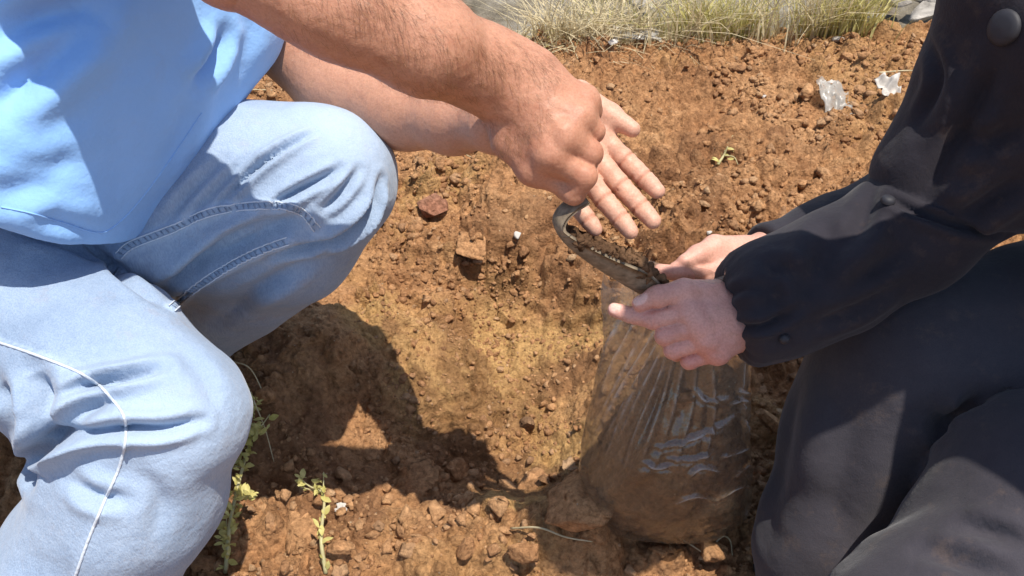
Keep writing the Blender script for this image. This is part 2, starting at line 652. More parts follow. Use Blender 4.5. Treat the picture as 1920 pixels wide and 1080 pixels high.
def plain(name, col, rough=0.6, metal=0.0, spec=0.5, nscale=60, var=0.25, bd=0.0):
    m, nt, b = new_mat(name)
    co = pos(nt)
    f = noise_fac(nt, co, nscale, 5, 0.6)
    lo = tuple(c * (1 - var) for c in col); hi = tuple(min(1, c * (1 + var)) for c in col)
    nt.links.new(ramp(nt, f, [(0.3, lo), (0.7, hi)]), b.inputs["Base Color"])
    b.inputs["Roughness"].default_value = rough
    b.inputs["Metallic"].default_value = metal
    b.inputs["Specular IOR Level"].default_value = spec
    if bd:
        bump(nt, b, noise_fac(nt, co, nscale * 2, 4, 0.6), bd)
    return m


M_BUTTON = plain("black_button", (0.018, 0.017, 0.022), 0.65)
M_STEEL = plain("worn_steel", (0.20, 0.155, 0.105), 0.8, 0.0, 0.2, 120, 0.4, 0.0006)
M_WOOD = plain("handle_wood", (0.22, 0.12, 0.06), 0.6, 0, 0.4, 80, 0.3, 0.0004)
M_SHOE = plain("shoe_leather", (0.05, 0.035, 0.028), 0.5, 0, 0.4, 40, 0.3, 0.001)
M_HAIR = plain("dark_hair", (0.03, 0.022, 0.018), 0.6, 0, 0.3, 200, 0.5, 0.002)
M_SCARF = plain("dark_scarf", (0.03, 0.03, 0.045), 0.8, 0, 0.2, 30, 0.3, 0.002)
# ------------------------------------------------------------------ ground
def pit_r(p):
    x, y = p[:, 0], p[:, 1]
    w = fbm(p, 0.22, 3, 41) * 0.10
    xc, yc = -0.02, 0.90
    rx = np.where(x > xc, 0.20 + 0.10 * sstep(0.9, 1.3, y), 0.36)
    ry = np.where(y > yc, 0.58, 0.20)
    return np.sqrt(((x - xc) / rx) ** 2 + ((y - yc) / ry) ** 2) + w


def ground_base(p):
    x, y = p[:, 0], p[:, 1]
    h = 0.022 * fbm(p, 0.5, 3, 11)
    r = pit_r(p)
    h = h - 0.092 * (1 - sstep(0.10, 1.1, r))
    # thrown-up rim on the near side and the low bank behind
    h += 0.030 * np.exp(-((y - 0.66) / 0.08) ** 2) * np.exp(-((x + 0.10) / 0.35) ** 2)
    h += 0.03 * np.exp(-((x + 0.30) / 0.06) ** 2 - ((y - 0.985) / 0.10) ** 2)      # lump left standing in the pit
    h += 0.070 * np.exp(-((x - 0.085) / 0.075) ** 2 - ((y - 0.668) / 0.055) ** 2)       # loose mound against the bag
    h += 0.05 * sstep(1.45, 1.9, y) * (1 - sstep(2.05, 2.35, y))
    edge = 1.955 + 0.04 * vnoise(np.stack([x, x * 0], 1), 0.3, 77) + 0.02 * vnoise(np.stack([x, x * 0], 1), 0.09, 78)
    left = sstep(-0.15, -0.45, x)
    h -= 0.42 * sstep(0.0, 0.30, y - edge - 0.9 * left)
    return h


def rough_mask(p):
    r = pit_r(p)
    m = 0.62 + 0.38 * sstep(0.75, 1.15, r)
    m = np.clip(m + 0.42 * np.clip(fbm(p, 0.11, 3, 91), -0.4, 1) * (r < 1.2), 0.30, 1.2)
    return m


def ground_h(p, micro=True):
    p = np.asarray(p, dtype=np.float64)
    h = ground_base(p)
    if not micro:
        return h
    near = sstep(3.2, 2.2, p[:, 1]) * sstep(-1.5, -0.2, p[:, 1])
    R = rough_mask(p) * near
    wv = np.stack([vnoise(p, 0.03, 5), vnoise(p, 0.03, 6)], 1) * 0.007 + np.stack([vnoise(p, 0.011, 7), vnoise(p, 0.011, 8)], 1) * 0.003
    q = p + wv
    m = np.zeros(len(p))
    for sc, amp, sd in ((0.085, 0.022, 1), (0.044, 0.016, 2), (0.022, 0.0088, 3), (0.0115, 0.0040, 4)):
        f1, f2, idv = worley(q, sc, sd)
        dome = np.clip(1 - (f1 / 0.66) ** 3, 0, 1) * np.clip((f2 - f1) * 2.6, 0, 1) ** 0.6
        m += amp * dome * (0.10 + idv ** 1.5 * 1.2) * (1 + 0.5 * vnoise(p, sc * 0.4, sd + 30))
    # broken ledges, stepped along noise contours
    pit = (pit_r(p) < 1.35).astype(float)
    f = fbm(p, 0.17, 4, 63) + 0.10 * vnoise(p, 0.018, 64) + 0.05 * vnoise(p, 0.008, 65)
    led = 0.018 * sstep(-0.03, 0.05, f) + 0.016 * sstep(0.28, 0.36, f) + 0.016 * sstep(-0.43, -0.36, f)
    m = m * R + led * (0.35 + 0.65 * pit) * near * sstep(0.80, 0.98, p[:, 1])
    m += near * (0.0042 * fbm(p, 0.03, 4, 23, 0.6))
    return h + m


def axis_grid(fine, lo_far, hi_far, growth):
    a = list(fine)
    s = fine[1] - fine[0]
    lo = []
    x = fine[0]; st = s
    while x > lo_far:
        st *= growth; x -= st; lo.append(x)
    s = fine[-1] - fine[-2]
    x = fine[-1]; st = s; hi = []
    while x < hi_far:
        st *= growth; x += st; hi.append(x)
    return np.array(lo[::-1] + a + hi)


# one sheet, a fan that is finest near the pit and runs out to the horizon
gu = axis_grid(np.linspace(-1, 1, 620), -60, 60, 1.42)
gy = axis_grid(np.concatenate([np.arange(0.38, 1.0, 0.0026), np.arange(1.0, 1.5, 0.0032), np.arange(1.5, 2.32, 0.0048)]), -60, 260, 1.30)
GU, GY = np.meshgrid(gu, gy, indexing='ij')
GX = GU * (0.50 + 0.40 * np.clip(GY, 0.3, 2.4))
gp = np.stack([GX.ravel(), GY.ravel()], 1)
gz = ground_h(gp)
nx, ny = len(gu), len(gy)
ii = np.arange(nx * ny).reshape(nx, ny)
gq = np.stack([ii[:-1, :-1].ravel(), ii[1:, :-1].ravel(), ii[1:, 1:].ravel(), ii[:-1, 1:].ravel()], 1)
gr_ = pit_r(gp)
ochre = np.clip((1 - sstep(0.35, 1.05, gr_)) * 0.45 + 0.7 * fbm(gp, 0.12, 3, 55) * (gr_ < 1.1), 0, 1)
ochre = np.clip(ochre + 0.5 * np.exp(-((gp[:, 0] - 0.02) / 0.13) ** 2 - ((gp[:, 1] - 0.93) / 0.2) ** 2), 0, 1)
ochre = np.clip(ochre + 0.35 * sstep(0.35, 0.9, fbm(gp, 0.4, 4, 58)), 0, 1)
edge_ = 1.955 + 0.04 * vnoise(np.stack([gp[:, 0], gp[:, 0] * 0], 1), 0.3, 77)
far_ = sstep(0.02, 0.20, gp[:, 1] - edge_ - 0.9 * sstep(-0.15, -0.45, gp[:, 0]))
damp_ = np.clip(0.75 * sstep(0.25, 0.8, fbm(gp, 0.10, 4, 66)) * (gr_ < 1.3) + 0.45 * sstep(0.4, 0.9, fbm(gp, 0.25, 4, 68)), 0, 0.55)
ground = mesh_obj("ground", np.concatenate([gp, gz[:, None]], 1), gq, M_SOIL,
                  attrs={"ochre": ochre, "far": far_, "damp": damp_})
tag(ground, "reddish brown dug soil with an ochre pit in the middle", kind="structure")


def ground_at(px, py):
    """Where the line of sight through a pixel meets the ground."""
    d = ray_dir(px, py)
    ts = np.linspace(0.6, 5.0, 2200)
    q = CAM[None] + ts[:, None] * d[None]
    hz = ground_h(q[:, :2])
    k = int(np.argmax(q[:, 2] < hz))
    return np.array([q[k, 0], q[k, 1], hz[k]]), ts[k]


# ------------------------------------------------------------------ clods
def ico(sub):
    bm = bmesh.new()
    bmesh.ops.create_icosphere(bm, subdivisions=sub, radius=1.0)
    v = np.array([x.co[:] for x in bm.verts])
    f = np.array([[x.index for x in fa.verts] for fa in bm.faces])
    bm.free()
    return v, f


ICO = {s: ico(s) for s in (1, 2, 3, 4)}


def clod_shape(sub, seed, rough=0.35):
    v, f = ICO[sub]
    n = v.copy()
    r = 1 + rough * vnoise(v + seed * 3.1, 0.8, seed) + rough * 0.6 * vnoise(v + seed * 1.7, 0.36, seed + 1)
    if sub >= 3:
        r += rough * 0.4 * vnoise(v + seed, 0.16, seed + 2)
    if sub >= 4:
        r += rough * 0.22 * vnoise(v + seed, 0.075, seed + 3)
    # broken flat facets
    rs = np.random.default_rng(seed)
    v = n * r[:, None]
    v = v * rs.uniform(0.7, 1.25, 3)
    for _ in range(11 if sub < 3 else 8):
        d = rs.normal(size=3); d /= np.linalg.norm(d)
        c = 0.32 + 0.42 * rs.random()
        s = v @ d
        v = v - np.clip(s - c, 0, None)[:, None] * d * 0.96
    return v, f


def rotm(rs):
    q = rs.normal(size=4); q /= np.linalg.norm(q)
    w, x, y, z = q
    return np.array([[1 - 2 * (y * y + z * z), 2 * (x * y - z * w), 2 * (x * z + y * w)],
                     [2 * (x * y + z * w), 1 - 2 * (x * x + z * z), 2 * (y * z - x * w)],
                     [2 * (x * z - y * w), 2 * (y * z + x * w), 1 - 2 * (x * x + y * y)]])


def scatter_clods(name, n, region, size, sub, mat, label, cat, keep=None, seed=1):
    rs = np.random.default_rng(seed)
    x0, x1, y0, y1 = region
    p = np.stack([rs.uniform(x0, x1, n * 3), rs.uniform(y0, y1, n * 3)], 1)
    if keep is not None:
        p = p[rs.random(len(p)) < keep(p)]
    p = p[:n]
    hz = ground_h(p)
    sz = size[0] * (size[1] / size[0]) ** (rs.random(len(p)) ** 2.6)
    shapes = [clod_shape(sub, 100 + k + seed * 31, 0.62) for k in range(24)]
    V, F = [], []
    off = 0
    nvs = len(shapes[0][0])
    tone = np.repeat(np.clip(rs.normal(0.06, 0.24, len(p)), 0, 0.9), nvs)
    dust = np.repeat(np.clip(rs.normal(-0.02, 0.16, len(p)), 0, 0.6), nvs)
    for i in range(len(p)):
        v, f = shapes[i % 24]
        R = rotm(rs)
        w = (v @ R.T) * sz[i] * 0.5 * np.array([1, 1, 0.8])
        w = w + np.array([p[i, 0], p[i, 1], hz[i] + sz[i] * 0.03])
        V.append(w); F.append(f + off); off += len(v)
    o = mesh_obj(name, np.concatenate(V), np.concatenate(F), mat, smooth=False, attrs={"tone": tone, "dust": dust})
    tag(o, label, cat, kind="stuff")
    return o


def keep_rough(p):
    return np.clip(rough_mask(p) ** 1.6 * (0.10 + 0.90 * sstep(-0.35, 0.35, fbm(p, 0.10, 4, 301))), 0, 1) * (p[:, 1] < 1.95 + 0.9 * sstep(-0.15, -0.45, p[:, 0]))


scatter_clods("loose_soil", 8500, (-0.70, 0.70, 0.42, 1.35), (0.0042, 0.030), 1, M_CLOD, "loose reddish crumbs and small lumps of dug soil", "soil", keep_rough, 3)
scatter_clods("loose_soil", 8000, (-0.80, 1.0, 1.3, 2.1), (0.0055, 0.034), 1, M_CLOD, "loose crumbs of red soil on the bank behind the pit", "soil", keep_rough, 4)
scatter_clods("loose_soil", 3800, (-0.36, 0.24, 0.80, 1.50), (0.003, 0.017), 1, M_CLOD, "fine crumbs and small lumps rolled down into the pit", "soil", lambda p: 0.15 + 0.85 * sstep(-0.2, 0.4, fbm(p, 0.09, 3, 333)), 6)
scatter_clods("loose_soil", 330, (-0.6, 1.0, 1.25, 2.0), (0.018, 0.05), 2, M_CLOD, "broken clods strewn over the bank behind the pit", "soil", keep_rough, 8)
scatter_clods("loose_soil", 420, (-0.5, 0.55, 0.45, 0.82), (0.012, 0.042), 2, M_CLOD, "walnut-sized soil lumps heaped on the near rim of the pit", "soil", keep_rough, 5)


def clod(px, py, w_px, sq, sub, seed, mat, label, sink=0.22, yaw=0.0, flat=0.0, stretch=1.0):
    g, t = ground_at(px, py)
    s = w_px / FPX * t * 0.5
    v, f = clod_shape(sub, seed, 0.30)
    v = v * np.array([stretch, 1.0, 1.0])
    c, sn = math.cos(yaw), math.sin(yaw)
    v = v @ np.array([[c, sn, 0], [-sn, c, 0], [0, 0, 1]])
    v = v * s * np.array([1, 1, sq])
    v = v + g + np.array([0, 0, s * sq * (1 - 2 * sink)])
    v[:, 2] += flat * (v[:, 1] - g[1])
    return tag(mesh_obj("soil_clod", v, f, mat), label, "clod", "clods lying around the pit")
clod(782, 912, 120, 0.50, 4, 3, M_CLOD, "big knobbly clod in the sun on the near rim of the pit", 0.25)
clod(1085, 958, 165, 0.55, 4, 8, M_CLOD, "largest shaded clod in front of the bag's lower left corner", 0.22)
clod(1165, 950, 110, 0.8, 4, 12, M_CLOD, "rounded shaded clod leaning against the bag, right of the largest clod", 0.2)
clod(565, 992, 95, 0.40, 4, 15, M_CLOD, "flat pale slab of soil beside the leafy weed", 0.3, 0.3)
clod(806, 402, 66, 0.6, 4, 19, M_REDCLOD, "pinkish round clod casting a shadow just right of the raised knee", 0.12)
clod(890, 470, 80, 0.30, 4, 23, M_CLOD, "thin broken plate of soil on the far pit wall", 0.35, 0.2, 0.25)
clod(722, 945, 36, 0.8, 3, 27, M_CLOD, "small round clod just left of the big knobbly clod", 0.2)
clod(850, 890, 60, 0.8, 3, 31, M_CLOD, "clod at the right end of the big knobbly clod", 0.2)
clod(930, 950, 58, 0.8, 3, 35, M_CLOD, "clod in the sun midway between the knobbly clod and the shaded one", 0.2)
clod(985, 1050, 74, 0.7, 4, 39, M_CLOD, "yellowish clod at the bottom edge by the start of the shadow", 0.25)
clod(640, 1035, 46, 0.7, 3, 43, M_CLOD, "lump at the bottom edge right of the flat slab", 0.25)
clod(870, 1035, 52, 0.75, 3, 45, M_CLOD, "lump at the bottom edge under the knobbly clod", 0.25)
clod(1440, 795, 44, 0.8, 4, 47, M_CLOD, "clod between the bag and the black trouser leg", 0.2)
clod(990, 800, 40, 0.9, 3, 57, M_DARKSOIL, "dark round spot on the pit floor, modelled as a small lump", 0.2)  # small dark lump set at a dark round spot
clod(1335, 1030, 60, 0.7, 3, 49, M_CLOD, "shaded clod under the bag's right corner", 0.25)
clod(1000, 910, 60, 0.6, 3, 51, M_CLOD, "clod on the pit floor's edge left of the large shaded clod", 0.25)
clod(500, 745, 56, 0.7, 3, 53, M_CLOD, "lump beside the near knee at the end of the dry stalk", 0.25)
# ------------------------------------------------------------------ the man in jeans
F32 = np.float32


def box_of(nodes, pad):
    a = np.array(nodes)
    return a.min(0) - pad, a.max(0) + pad


def attr_near(v, points, radius):
    a = np.zeros(len(v))
    for p in points:
        a = np.maximum(a, np.exp(-(np.linalg.norm(v - p, axis=1) / radius) ** 2))
    return a


def join(parts):
    V, Q, A = [], [], {}
    off = 0
    for v, q, at in parts:
        V.append(v); Q.append(q + off); off += len(v)
        for k in ("redness", "nail", "pale"):
            A.setdefault(k, []).append(at.get(k, np.zeros(len(v))))
    return np.concatenate(V), np.concatenate(Q), {k: np.concatenate(x) for k, x in A.items()}


def nail_attr(v, n, tips):
    """tips: (tip point, direction along finger, outward normal, half width)"""
    a = np.zeros(len(v))
    for t, dr, up, w in tips:
        dr = dr / np.linalg.norm(dr); up = up - dr * (up @ dr); up /= np.linalg.norm(up)
        sd = np.cross(dr, up)
        q = v - t
        x = (q @ sd) / w; y = (q @ dr + 0.35 * w) / (w * 1.35)
        m = sstep(1.15, 0.9, np.sqrt(x * x + y * y)) * (q @ up > 0.25 * w) * ((n @ up) > 0.3)
        a = np.maximum(a, m)
    return a


man = empty("person", (-0.72, 0.80, 0.0), "person in a light blue shirt and faded jeans squatting and tipping a trowel", "person")

# forearm and fist that hold the trowel
nE = P(440, -95, 0.765)
n_arm = [nE, P(640, 2, 0.79), P(797, 80, 0.825), P(905, 128, 0.870), P(975, 160, 0.89)]
n_arm_r = [0.0457, 0.0466, 0.0434, 0.0378, 0.034]
fW = P(975, 165, 0.895)
fMCP = [P(1028, 288, 0.872), P(1058, 254, 0.868), P(1080, 220, 0.874), P(1094, 190, 0.888)]
fPIP = [P(1096, 330, 0.880), P(1106, 288, 0.880), P(1110, 246, 0.888), P(1108, 208, 0.902)]
fDIP = [P(1075, 362, 0.893), P(1096, 310, 0.918), P(1098, 266, 0.924), P(1096, 228, 0.930)]
fTIP = [P(1056, 356, 0.914), P(1062, 312, 0.934), P(1062, 270, 0.938), P(1062, 234, 0.940)]
f_r = [(0.0140, 0.0125, 0.0112, 0.0098), (0.0142, 0.0126, 0.0112, 0.0098), (0.0132, 0.0118, 0.0106, 0.0092), (0.0120, 0.0108, 0.0096, 0.0084)]
f_th = [P(950, 205, 0.905), P(958, 262, 0.892), P(1000, 318, 0.888), P(1050, 345, 0.896)]
pal_n = np.cross(fMCP[3] - fMCP[0], fMCP[1] - fW)


def sdf_fist(p):
    d = chain(p, n_arm, n_arm_r, 0.02)
    # muscle belly along the forearm
    d = smin(d, cone(p, P(560, -10, 0.768), P(800, 105, 0.812), 0.027, 0.015), 0.03)
    hand = None
    for i in range(4):
        c = cone(p, fW, fMCP[i], 0.026, 0.0155)
        hand = c if hand is None else smin(hand, c, 0.018)
    hand = smin(hand, cone(p, fMCP[0], fMCP[3], 0.0135, 0.0125), 0.012)
    hand = smin(hand, cone(p, P(1000, 225, 0.895), P(1060, 250, 0.905), 0.030, 0.026), 0.02)
    for m, r in zip(fMCP, (0.0135, 0.0145, 0.0135, 0.012)):
        hand = smin(hand, np.linalg.norm(p - (m + 0.003 * np.array([0, -0.5, 0.6])).astype(F32), axis=1) - r, 0.008)
    th = chain(p, f_th, (0.024, 0.0175, 0.0140, 0.0112), 0.01)
    d = smin(d, hand, 0.03)
    d = smin(d, th, 0.012)
    out = d
    for i in range(4):
        c = chain(p, [fMCP[i], fPIP[i], fDIP[i], fTIP[i]], f_r[i], 0.004)
        out = np.minimum(out, smin(d, c, 0.0075))
    return out


lo, hi = box_of(n_arm[1:] + fPIP + fTIP + f_th, 0.05)
lo = lo - np.array([0.16, 0.0, 0]); hi = hi + np.array([0, 0, 0.13])
v, q = surface(sdf_fist, lo, hi, 0.0019)
nn = vnormals(v, q)
# tendons and skin creases
def tendons(v, nn, lines, amp, w):
    disp = np.zeros(len(v))
    for l in lines:
        d, t = line_dist(v, np.array(l))
        disp += amp * np.exp(-(d / w) ** 2) * np.sin(np.pi * np.clip(t, 0, 1)) ** 0.7
    return disp
frontm = (nn @ c_fwd < 0)
toC = -0.024 * c_fwd
disp = tendons(v, nn, [[fW + toC, fMCP[i] + toC * 0.8] for i in range(3)], 0.0016, 0.006) * frontm
disp += 0.0004 * fbm(v, 0.012, 3, 5) + 0.0012 * vnoise(v, 0.04, 8)
v = v + nn * disp[:, None]
red = np.clip(attr_near(v, fMCP + fPIP, 0.013) * 0.7 + 0.25 * attr_near(v, [f_th[1], f_th[2]], 0.03), 0, 1)
part_fist = (v, q, {"redness": red})

# open hand under it, palm up
oE = P(532, 62, 1.20)
o_arm = [oE, P(640, 146, 1.165), P(760, 196, 1.125), P(850, 222, 1.07), P(925, 232, 1.005)]
o_arm_r = [0.055, 0.0585, 0.0515, 0.0385, 0.0285]
oW = P(935, 232, 0.995)
oMCP = [P(1122, 254, 0.985), P(1110, 288, 0.978), P(1089, 318, 0.970), P(1060, 346, 0.962)]
oF = [[oMCP[0], P(1172, 300, 0.986), P(1207, 334, 0.980), P(1232, 358, 0.972)],
      [oMCP[1], P(1163, 348, 0.972), P(1200, 388, 0.966), P(1224, 414, 0.958)],
      [oMCP[2], P(1133, 374, 0.962), P(1163, 410, 0.956), P(1182, 434, 0.950)],
      [oMCP[3], P(1085, 390, 0.950), P(1104, 414, 0.946), P(1116, 430, 0.943)]]
oF_r = [(0.0125, 0.0108, 0.0098, 0.0084), (0.0125, 0.0110, 0.0100, 0.0086), (0.0120, 0.0105, 0.0096, 0.0082), (0.0110, 0.0092, 0.0084, 0.0072)]
o_th = [P(985, 205, 0.995), P(1085, 178, 0.990), P(1143, 216, 0.982), P(1185, 242, 0.974)]
o_n = np.array([0.0, -0.45, 0.9])


def sdf_open(p):
    d = chain(p, o_arm, o_arm_r, 0.02)
    hand = None
    for i in range(4):
        c = cone(p, oW + (i - 1.5) * 0.004 * np.array([0, -1, 0]), oMCP[i], 0.018, 0.0125)
        hand = c if hand is None else smin(hand, c, 0.014)
    hand = smin(hand, cone(p, P(1000, 225, 0.985), P(1068, 205, 0.985), 0.021, 0.015), 0.018)     # ball of the thumb
    hand = smin(hand, cone(p, P(990, 268, 0.972), P(1040, 318, 0.960), 0.018, 0.013), 0.016)       # little finger side
    d = smin(d, hand, 0.028)
    d = smin(d, chain(p, o_th, (0.0185, 0.0145, 0.0120, 0.0088), 0.007), 0.014)
    out = d
    for i in range(4):
        c = chain(p, oF[i], oF_r[i], 0.0035)
        # pads between the creases
        for k in range(3):
            mid = (oF[i][k] * 0.5 + oF[i][k + 1] * 0.5) - 0.0028 * c_fwd
            c = smin(c, np.linalg.norm(p - mid.astype(F32), axis=1) - oF_r[i][k + 1] * 0.93, 0.004)
        out = np.minimum(out, smin(d, c, 0.006))
    return out


lo, hi = box_of(o_arm + [f[3] for f in oF] + o_th, 0.06)
v, q = surface(sdf_open, lo, hi, 0.0018)
nn = vnormals(v, q)
disp = 0.0002 * fbm(v, 0.010, 3, 15)
for i in range(4):
    for k in (1, 2):
        ax = oF[i][k + 1] - oF[i][k - 1]; ax /= np.linalg.norm(ax)
        rel = v - oF[i][k]
        s = rel @ ax
        disp -= 0.0014 * np.exp(-(s / 0.0016) ** 2) * (np.linalg.norm(rel, axis=1) < 0.017) * (nn @ c_fwd < 0.2)
v = v + nn * disp[:, None]
crs = np.zeros(len(v))
for i in range(4):
    for k in (1, 2):
        ax = oF[i][k + 1] - oF[i][k - 1]; ax /= np.linalg.norm(ax)
        rel = v - oF[i][k]
        crs = np.maximum(crs, np.exp(-((rel @ ax) / 0.0018) ** 2) * (np.linalg.norm(rel, axis=1) < 0.016))
red = np.clip(0.7 * crs + 0.55 * attr_near(v, [f[3] for f in oF], 0.010) + 0.5 * attr_near(v, [P(1110, 265, 0.97), P(1070, 250, 0.975)], 0.03), 0, 0.8)
handm = sstep(-0.02, 0.05, (v - oW)[:, 0])
part_open = (v, q, {"redness": np.clip(red, 0, 0.9), "pale": (0.72 * handm + 0.30 * (1 - handm)) * (1 - 0.8 * crs)})

# trunk, upper arms, neck and head (mostly under the shirt or above the frame)
sh_n = np.array([-0.48, 0.90, 0.95]); sh_f = np.array([-0.45, 1.20, 0.88])
chest = np.array([-0.53, 1.03, 0.85]); pelvis = np.array([-0.80, 0.86, 0.45])
headc = np.array([-0.32, 1.06, 1.09])


def sdf_trunk(p):
    d = chain(p, [pelvis, np.array([-0.66, 0.87, 0.62]), chest], (0.12, 0.13, 0.14), 0.05)
    d = smin(d, cone(p, sh_n, sh_f, 0.06, 0.06), 0.06)
    d = smin(d, cone(p, sh_n, nE, 0.058, 0.050), 0.03)
    d = smin(d, cone(p, sh_f, oE, 0.058, 0.049), 0.03)
    d = smin(d, cone(p, chest + np.array([0.06, 0, 0.08]), headc - np.array([0.03, 0, 0.06]), 0.065, 0.058), 0.03)
    hd = cone(p, headc + np.array([0.0, 0, 0.03]), headc + np.array([0.035, 0, -0.06]), 0.088, 0.062)
    face = np.array([0.75, 0, -0.66])
    fo = headc + face * 0.08
    up = np.array([0.66, 0, 0.75])
    hd = smin(hd, cone(p, fo + up * 0.02, fo - up * 0.022 + face * 0.028, 0.011, 0.016), 0.012)    # nose
    hd = smin(hd, cone(p, fo - up * 0.055 + np.array([0, -0.02, 0]), fo - up * 0.055 + np.array([0, 0.02, 0]), 0.014, 0.014), 0.015)
    for s in (-1, 1):
        hd = smin(hd, np.linalg.norm((p - (headc + np.array([0, 0.092 * s, -0.01])).astype(F32)) / np.array([1, 0.4, 1.3], dtype=F32), axis=1) - 0.024, 0.006)
        eye = fo + up * 0.028 + np.array([0, 0.032 * s, 0]) + face * 0.012
        hd = smax(hd, -(np.linalg.norm(p - eye.astype(F32), axis=1) - 0.014), 0.012)
    return smin(d, hd, 0.02)


v, q = surface(sdf_trunk, (-1.0, 0.62, 0.25), (-0.08, 1.35, 1.26), 0.0085)
part_trunk = (v, q, {})
V, Q, A = join([part_fist, part_open, part_trunk])
body = mesh_obj("body", V, Q, M_SKIN_MAN, man, attrs=A)

# short dark hair
def sdf_hair(p):
    d = cone(p, headc + np.array([-0.015, 0, 0.045]), headc + np.array([-0.045, 0, -0.03]), 0.090, 0.075)
    d = smax(d, halfspace(p, headc + np.array([0.045, 0, 0.02]), (0.8, 0, -0.6)), 0.01)
    return d + 0.004 * vnoise(p, 0.012, 3)
v, q = surface(sdf_hair, headc - 0.16, headc + 0.16, 0.005)
mesh_obj("hair", v, q, M_HAIR, man)

# ---- shirt
def sdf_shirt(p):
    d = chain(p, [P(-120, 400, 1.08), P(0, 270, 1.06), P(100, 90, 1.06), P(200, -130, 1.06), chest + np.array([-0.01, -0.02, 0.0])],
              (0.150, 0.160, 0.165, 0.165, 0.150), 0.09, np.array([0, 1, 0.25]), 1.02)
    # front of the shirt hanging away from the belly
    d = smin(d, chain(p, [P(400, -70, 1.08), P(425, 45, 1.10), P(320, 195, 1.10), P(215, 330, 1.10)], (0.070, 0.043, 0.036, 0.032), 0.05), 0.09)
    d = smin(d, cone(p, sh_n, sh_f, 0.082, 0.082), 0.07)
    for s, e in ((sh_n, nE), (sh_f, oE)):
        e2 = s + (e - s) * 0.70
        sl = cone(p, s, s + (e - s) * 0.9, 0.080, 0.078)
        sl = smax(sl, halfspace(p, e2, e - s), 0.006)
        d = smin(d, sl, 0.04)
    # hem line
    h0, h1, h2 = P(0, 402, 0.96), P(205, 462, 1.02), P(270, 400, 1.22)
    n = np.cross(h1 - h0, h2 - h0)
    n = -n if n[2] > 0 else n
    d = smax(d, halfspace(p, h1, n), 0.012)
    return d


v, q = surface(sdf_shirt, (-1.08, 0.58, 0.25), (-0.12, 1.38, 1.08), 0.0052)
nn = vnormals(v, q)
v = v + nn * (0.006 * vnoise(v, 0.12, 71) + 0.0025 * vnoise(v, 0.05, 72))[:, None]
v = folds(v, q, [
    ([(175, 0), (90, 40), (-10, 100)], 0.020, 0.014, 0.9),
    ([(178, 48), (95, 110), (-10, 200)], 0.020, 0.013, 0.9),
    ([(120, 0), (60, 30), (-10, 55)], 0.007, 0.010, 0.6),
    ([(110, 352), (50, 352), (-10, 368)], 0.009, 0.013, 0.9),
    ([(160, 300), (80, 310), (-10, 300)], 0.006, 0.012, 0.7),
    ([(419, 62), (395, 110), (367, 160)], 0.017, 0.009, 0.8),
    ([(360, 160), (345, 230), (320, 300)], 0.006, 0.012, 0.6),
    ([(455, 10), (470, 60), (455, 120)], 0.005, 0.012, 0.6),
    ([(250, 60), (230, 200), (215, 380)], 0.004, 0.020, 0.5),
    ([(300, 20), (310, 160), (290, 330)], 0.004, 0.022, 0.5),
    ([(60, 400), (120, 420), (180, 440)], 0.006, 0.010, 0.6),
])
v = smooth_mesh(v, q, 1, 0.4)
shirt = mesh_obj("shirt", v, q, M_SHIRT, man)
stree = bvh(v, q)
hl, hn = on_surface(stree, [(2, 388), (60, 400), (120, 418), (185, 436), (222, 418), (262, 376), (300, 326), (345, 262), (378, 212)], 16)
mb = MB()
if len(hl) > 3:
    mb.add(*tube(hl + hn * 0.0003, 0.0009, 5))
    mb.build("hem", M_SHIRT, shirt)

# ---- jeans
kn = P(316, 775, 1.03); kf = P(608, 338, 1.13)
hip_n = np.array([-0.86, 0.72, 0.48]); hip_f = np.array([-0.78, 0.98, 0.47])
an_n = np.array([-0.60, 0.47, 0.06]); an_f = P(360, 615, 1.40)
EN = P(150, 1085, 1.10)


def sdf_jeans(p):
    d = cone(p, hip_n, hip_f, 0.145, 0.145)
    d = smin(d, cone(p, np.array([-0.78, 0.85, 0.42]), np.array([-0.72, 0.86, 0.55]), 0.14, 0.14), 0.06)
    nt = chain(p, [hip_n, P(0, 562, 1.10), P(178, 690, 1.06), kn], (0.135, 0.104, 0.096, 0.084), 0.05)
    ns = chain(p, [kn, P(245, 920, 1.065), EN, an_n], (0.086, 0.094, 0.098, 0.080), 0.04)
    near = smin(nt, ns, 0.024)
    ft = chain(p, [hip_f, P(330, 390, 1.17), P(480, 340, 1.14), kf], (0.125, 0.100, 0.088, 0.080), 0.05)
    fs = chain(p, [kf, P(545, 444, 1.19), an_f], (0.076, 0.082, 0.072), 0.04)
    far = smin(ft, fs, 0.05)
    d = smin(d, far, 0.05)
    return smin(d, near, 0.005)


